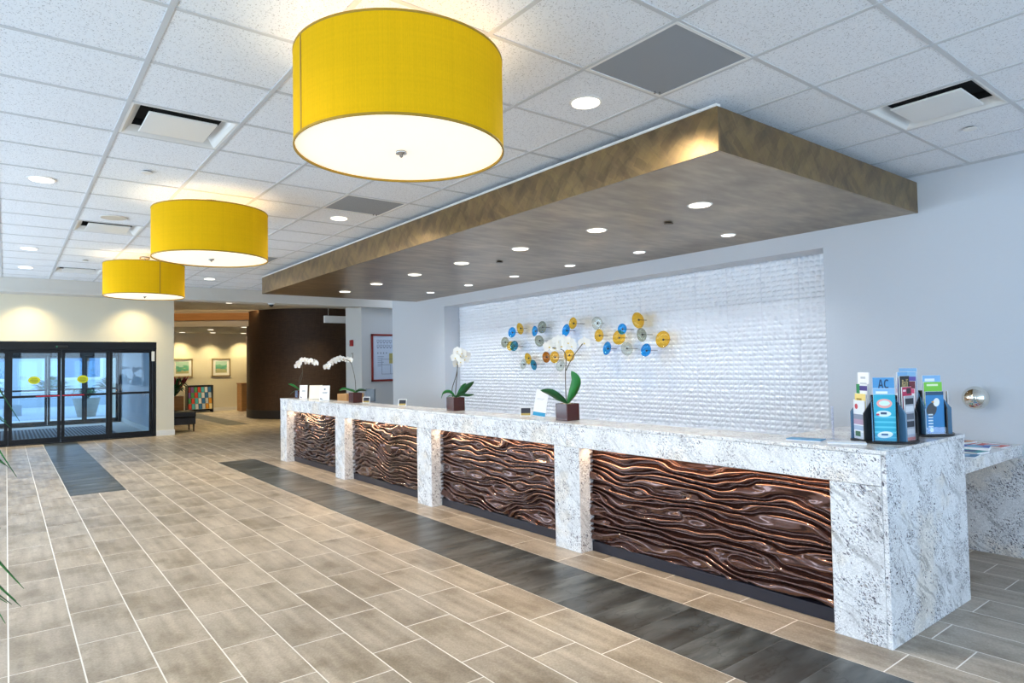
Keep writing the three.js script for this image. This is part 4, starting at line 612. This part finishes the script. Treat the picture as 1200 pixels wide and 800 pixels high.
// ------------------------------------------------------------------ brochure racks
function brochureFace(kind) {
  return text(128, 256, (g, W, H) => {
    const fill = (c) => { g.fillStyle = c; g.fillRect(0, 0, W, H); };
    const words = (s, y, c, f) => { g.fillStyle = c; g.font = f; g.textAlign = 'center'; g.fillText(s, W / 2, y); };
    if (kind === 'turquoise') { fill('#27a8c8'); g.fillStyle = '#5cc6dd'; for (let k = 0; k < 5; k++) g.fillRect(0, 120 + k * 28, W, 9); g.fillStyle = '#e9a7a0'; g.beginPath(); g.ellipse(64, 50, 46, 26, 0, 0, 7); g.fill(); g.fillStyle = '#cfe9f2'; g.beginPath(); g.ellipse(64, 48, 32, 15, 0, 0, 7); g.fill(); g.fillStyle = '#d8eaf0'; g.beginPath(); g.ellipse(58, 106, 44, 17, 0, 0, 7); g.fill(); g.fillStyle = '#34506e'; g.fillRect(40, 98, 36, 12); g.fillStyle = '#c9465c'; g.fillRect(14, 106, 18, 10); g.fillStyle = '#e8f5f9'; g.beginPath(); g.ellipse(62, 222, 46, 18, -0.1, 0, 7); g.fill(); g.fillStyle = '#2d6d94'; g.fillRect(40, 216, 40, 10); }
    else if (kind === 'photo') { fill('#e7edf4'); g.fillStyle = '#c9404c'; g.beginPath(); g.arc(36, 40, 18, 0, 7); g.fill(); g.fillStyle = '#8894a8'; g.fillRect(0, 92, W, 34); g.fillStyle = '#b79ab4'; g.fillRect(0, 126, W, 34); g.fillStyle = '#3d6d4c'; g.fillRect(16, 206, 60, 34); g.fillStyle = '#a9bfdb'; g.fillRect(0, 168, W, 30); }
    else if (kind === 'strip') { fill('#a9adb8'); for (let k = 0; k < 5; k++) { g.fillStyle = ['#20242e', '#d5d8de', '#5f6673', '#2a2f3b', '#c9ccd4'][k]; g.fillRect(10, 14 + k * 44, W - 20, 34); } g.fillStyle = '#c8564a'; g.fillRect(0, 238, W, 18); }
    else if (kind === 'pink') { fill('#ede6ee'); g.fillStyle = '#e05482'; g.fillRect(0, 0, W, 26); g.fillRect(10, 140, W - 20, 26); g.fillStyle = '#c73b52'; g.fillRect(22, 46, 84, 20); g.fillStyle = '#8c8da0'; g.fillRect(12, 84, 104, 30); g.fillStyle = '#d99ab4'; g.fillRect(30, 190, 60, 30); }
    else if (kind === 'eagle') { fill('#2783c2'); g.fillStyle = '#17486b'; g.fillRect(0, 0, W, 22); g.fillStyle = '#3c3f44'; g.beginPath(); g.ellipse(40, 110, 34, 44, 0.5, 0, 7); g.fill(); g.fillStyle = '#f4f6f8'; g.beginPath(); g.ellipse(76, 66, 22, 26, 0.3, 0, 7); g.fill(); g.fillStyle = '#e3a33a'; g.beginPath(); g.moveTo(56, 56); g.lineTo(36, 64); g.lineTo(58, 70); g.fill(); g.fillStyle = '#d7e6ef'; for (let k = 0; k < 5; k++) g.fillRect(14, 136 + k * 18, 34, 9); g.beginPath(); g.arc(36, 234, 14, 0, 7); g.fill(); }
    else if (kind === 'ac') { fill('#4a93cc'); words('AC', 44, '#123a5e', 'bold 50px sans-serif'); g.fillStyle = '#dcebf5'; g.fillRect(0, 62, W, 194); }
    else if (kind === 'script') { fill('#14141a'); words('Bali', 46, '#d9c07a', 'italic bold 44px serif'); g.fillStyle = '#c9c2b4'; g.fillRect(14, 66, 100, 50); }
    else if (kind === 'purple') { fill('#5a4fae'); g.fillStyle = '#7fb7e4'; g.fillRect(0, 0, W, 20); g.fillStyle = '#8f86d4'; g.fillRect(40, 40, 70, 70); }
    else if (kind === 'white') { fill('#f3f5f8'); g.fillStyle = '#b9c2cf'; g.fillRect(34, 16, 56, 8); g.fillRect(24, 40, 80, 6); g.fillStyle = '#c2d3ee'; g.fillRect(16, 60, 96, 60); }
    else if (kind === 'green') { fill('#eef0f2'); g.fillStyle = '#2f8a58'; g.fillRect(0, 0, 40, 120); g.fillStyle = '#4a3f8c'; g.fillRect(40, 8, 88, 22); g.fillStyle = '#8a8fa8'; g.fillRect(50, 50, 70, 16); }
    else if (kind === 'yellow') { fill('#ecd88a'); g.fillStyle = '#a98c3a'; g.fillRect(20, 26, 60, 12); }
    else if (kind === 'magenta') { fill('#c02c58'); g.fillStyle = '#2b2330'; g.fillRect(60, 6, 56, 26); g.fillStyle = '#f0d9e0'; g.fillRect(10, 12, 40, 10); }
    else if (kind === 'lime') { fill('#79c93a'); g.fillStyle = '#e6f2c9'; g.fillRect(20, 10, 80, 10); }
    else if (kind === 'sky') { fill('#7fb4e2'); g.fillStyle = '#e6eef8'; g.fillRect(16, 14, 70, 12); g.fillStyle = '#b04a6a'; g.fillRect(20, 34, 24, 10); }
    else if (kind === 'maroon') { fill('#6d2234'); g.fillStyle = '#b98a90'; g.fillRect(20, 30, 80, 12); }
    else { fill('#2b6ea4'); g.fillStyle = '#5c9ccc'; g.fillRect(0, 90, W, 40); }
  });
}
const rackBlue = phy({ color: lin(0.08, 0.2, 0.34), roughness: 0.12, clearcoat: 0.6 });
function rack(cx, cz, label, faces, twist = 0.12, size = 1.15) {
  const t = thing('brochure_rack', label, 'rack', [cx, TOP, cz], 0, 'brochure racks on the desk end');
  t.scale.setScalar(size); part('turntable', lathe([[0.001, 0], [0.155, 0], [0.158, 0.006], [0.155, 0.012], [0.001, 0.012]], 48), M.black, t);
  part('hub', new THREE.CylinderGeometry(0.07, 0.07, 0.2, 6).rotateY(0).translate(0, 0.112, 0), M.black, t);
  const face = Math.atan2(-cx, -cz);       // towards the middle of the lobby
  for (let k = 0; k < 6; k++) {
    const a = face + (k - 2) * Math.PI / 3 + twist, pk = new THREE.Group(); pk.name = 'pocket'; pk.rotation.y = a; t.add(pk);
    const side = new THREE.Shape([[0, 0.012], [0.06, 0.012], [0.06, 0.15], [0.0, 0.235]].map(([u, v]) => new THREE.Vector2(u, v)));
    const sg = new THREE.ExtrudeGeometry(side, { depth: 0.006, bevelEnabled: false }).rotateY(-Math.PI / 2);
    part('side_plate', sg.clone().translate(-0.053, 0, 0.082), rackBlue, pk); part('side_plate', sg.clone().translate(0.059, 0, 0.082), M.black, pk);
    part('back_plate', bx(-0.053, 0.053, 0.012, 0.235, 0.082, 0.086), M.black, pk); part('front_lip', bx(-0.053, 0.053, 0.012, 0.05, 0.137, 0.14), M.clear, pk);
    (faces[k] || []).forEach(([kind, word, h, off], i) => {
      const b = thing('brochure', word + ' brochure in the rack pocket', 'brochure', [cx, TOP, cz], a, 'brochures in the desk racks'), z = 0.131 - i * 0.010, lift = off ?? 0.014; b.scale.setScalar(size);
      part('pages', rbx(-0.048, 0.048, lift, lift + h, z - 0.005, z, 0.001), M.paper, b); part('cover', new THREE.PlaneGeometry(0.0955, h - 0.002).translate(0, lift + h / 2, z + 0.0006), M['br_' + kind] ??= brochureFace(kind), b);
    });
  }
  return t;
}
rack(4.05, -1.69, 'black brochure carousel nearer the desk corner', [[['maroon', 'dark maroon', 0.2]], [['photo', 'pale photo covered', 0.2], ['yellow', 'yellow topped', 0.235], ['green', 'green and purple topped', 0.285], ['white', 'tall white', 0.345]], [['turquoise', 'turquoise sea themed', 0.235], ['sky', 'light blue topped', 0.265], ['ac', 'blue AC lettered', 0.32]], [['strip', 'grey photo strip', 0.225], ['magenta', 'magenta topped', 0.27], ['script', 'black script lettered', 0.325], ['purple', 'deep purple topped', 0.345]], [['plain', 'plain blue', 0.2]], [['plain', 'plain dark blue', 0.2]]], 0.05, 1.12);
rack(4.575, -1.69, 'black brochure carousel at the outer end of the desk', [[['plain', 'blue sleeve', 0.22]], [['pink', 'pink and white', 0.24], ['maroon', 'wine red topped', 0.28], ['purple', 'purple and blue', 0.33], ['sky', 'tall sky blue', 0.35]], [['eagle', 'blue bird picture', 0.225], ['lime', 'lime topped', 0.275], ['sky', 'pale sky blue', 0.31]], [['maroon', 'deep red edged', 0.22]], [['strip', 'grey striped', 0.2]], [['photo', 'pale picture', 0.2]]], 0.55);
// ------------------------------------------------------------------ magazines on the side counter
{
  const mags = [[5.15, -1.68, 0.1, '#3f7fb0', 'turquoise blue'], [5.36, -1.7, -0.15, '#2f9aa8', 'teal'], [5.6, -1.74, 0.2, '#4a6fc0', 'royal blue'], [5.84, -1.7, -0.1, '#c8463f', 'red'], [5.22, -1.98, 0.3, '#8a9ad0', 'lavender'], [5.48, -2.0, -0.2, '#d9b04a', 'mustard yellow'], [5.75, -2.0, 0.1, '#57a36a', 'green'], [5.95, -1.95, -0.3, '#d98a4a', 'orange'], [5.0, -1.85, 0.4, '#5a62b8', 'indigo']];
  mags.forEach(([x, z, a, c, w], i) => {
    const t = thing('magazine', w + ' glossy leaflet lying on the low side counter', 'magazine', [x, 0.829, z], a, 'leaflets on the side counter'); const s = 60 + i;
    part('pages', rbx(-0.08, 0.08, 0.0005, 0.008 + (i % 3) * 0.006, -0.115, 0.115, 0.0004), M.paper, t);
    const y = 0.0087 + (i % 3) * 0.006; part('cover', new THREE.PlaneGeometry(0.16, 0.23).rotateX(-Math.PI / 2).translate(0, y, 0), text(64, 96, (g, W, H) => { g.fillStyle = c; g.fillRect(0, 0, W, H); g.fillStyle = ['#dfe9f2', '#2a5a8a', '#f0e0b0'][i % 3]; g.fillRect(8, 8, 48, 12); g.fillStyle = ['#7fc0d8', '#a8c8e8', '#3a4a8a'][(i + 1) % 3]; g.beginPath(); g.ellipse(32, 58, 22, 20, 0.4, 0, 7); g.fill(); }), t);
  });
}
// ------------------------------------------------------------------ palm whose leaf tips reach into the picture
{
  const t = thing('potted_palm', 'green potted palm with long arching leaves reaching into view', 'potted plant', [-0.62, 0, -2.75]);
  part('pot', lathe([[0.001, 0], [0.17, 0], [0.23, 0.4], [0.245, 0.42], [0.21, 0.42], [0.2, 0.38], [0.001, 0.38]], 36), std({ color: '#5a4636', roughness: 0.5 }), t);
  part('soil', cyl(0.205, 0.205, 0.02, 0, 0.375, 0, 28), std({ color: '#2f241b', roughness: 1 }), t);
  const L = (x, y, z) => [x + 0.62, y, z + 2.75];
  for (const [a, b] of [[0.02, 1.15], [-0.05, 1.5], [0.06, 0.95]]) part('cane', tube([[a, 0.37, a], [a * 1.2, b * 0.6, -a], [a * 1.5, b, 0]], 0.012, 10, 7), M.leafDark, t);
  const tips = [[0.048, 0.855, -2.5, 1.1], [0.043, 0.795, -2.52, 1.0], [0.03, 0.835, -2.45, 1.0], [0.02, 0.80, -2.55, 0.95], [0.01, 0.82, -2.5, 0.9], [0.012, 1.345, -2.5, 1.5], [0.002, 1.362, -2.52, 1.5], [0.011, 1.222, -2.5, 1.4], [0.0, 1.235, -2.48, 1.35], [-0.01, 0.95, -2.6, 1.1]];
  tips.forEach(([x, y, z, h], i) => part('leaf', leafGeo([[0.03, h - 0.1, 0], L(-0.38, h + 0.12, -2.68), L(x - 0.16, Math.max(y + 0.1, (h + y) / 2 + 0.08), lerp(-2.68, z, 0.7)), L(x, y, z)], 0.036, 0.3, 14), i % 2 ? M.leafDark : M.leaf, t));
  for (let k = 0; k < 18; k++) { const a = 1.2 + k * 0.24, h = 0.9 + (k % 4) * 0.2; part('leaf', leafGeo([[0, h, 0], [-0.25 * Math.sin(a), h + 0.25, 0.25 * Math.cos(a)], [-0.5 * Math.sin(a), h + 0.12, 0.5 * Math.cos(a)], [-0.66 * Math.sin(a), h - 0.15, 0.66 * Math.cos(a)]], 0.04, 0.3, 10), k % 2 ? M.leafDark : M.leaf, t); }
}
// ------------------------------------------------------------------ shadows and hand-over
scene.traverse((o) => { if (o.isMesh) { o.castShadow = true; o.receiveShadow = true; } else if (o.isLight && !o.isRectAreaLight) { o.castShadow = true; } });
renderer.render(scene, camera);
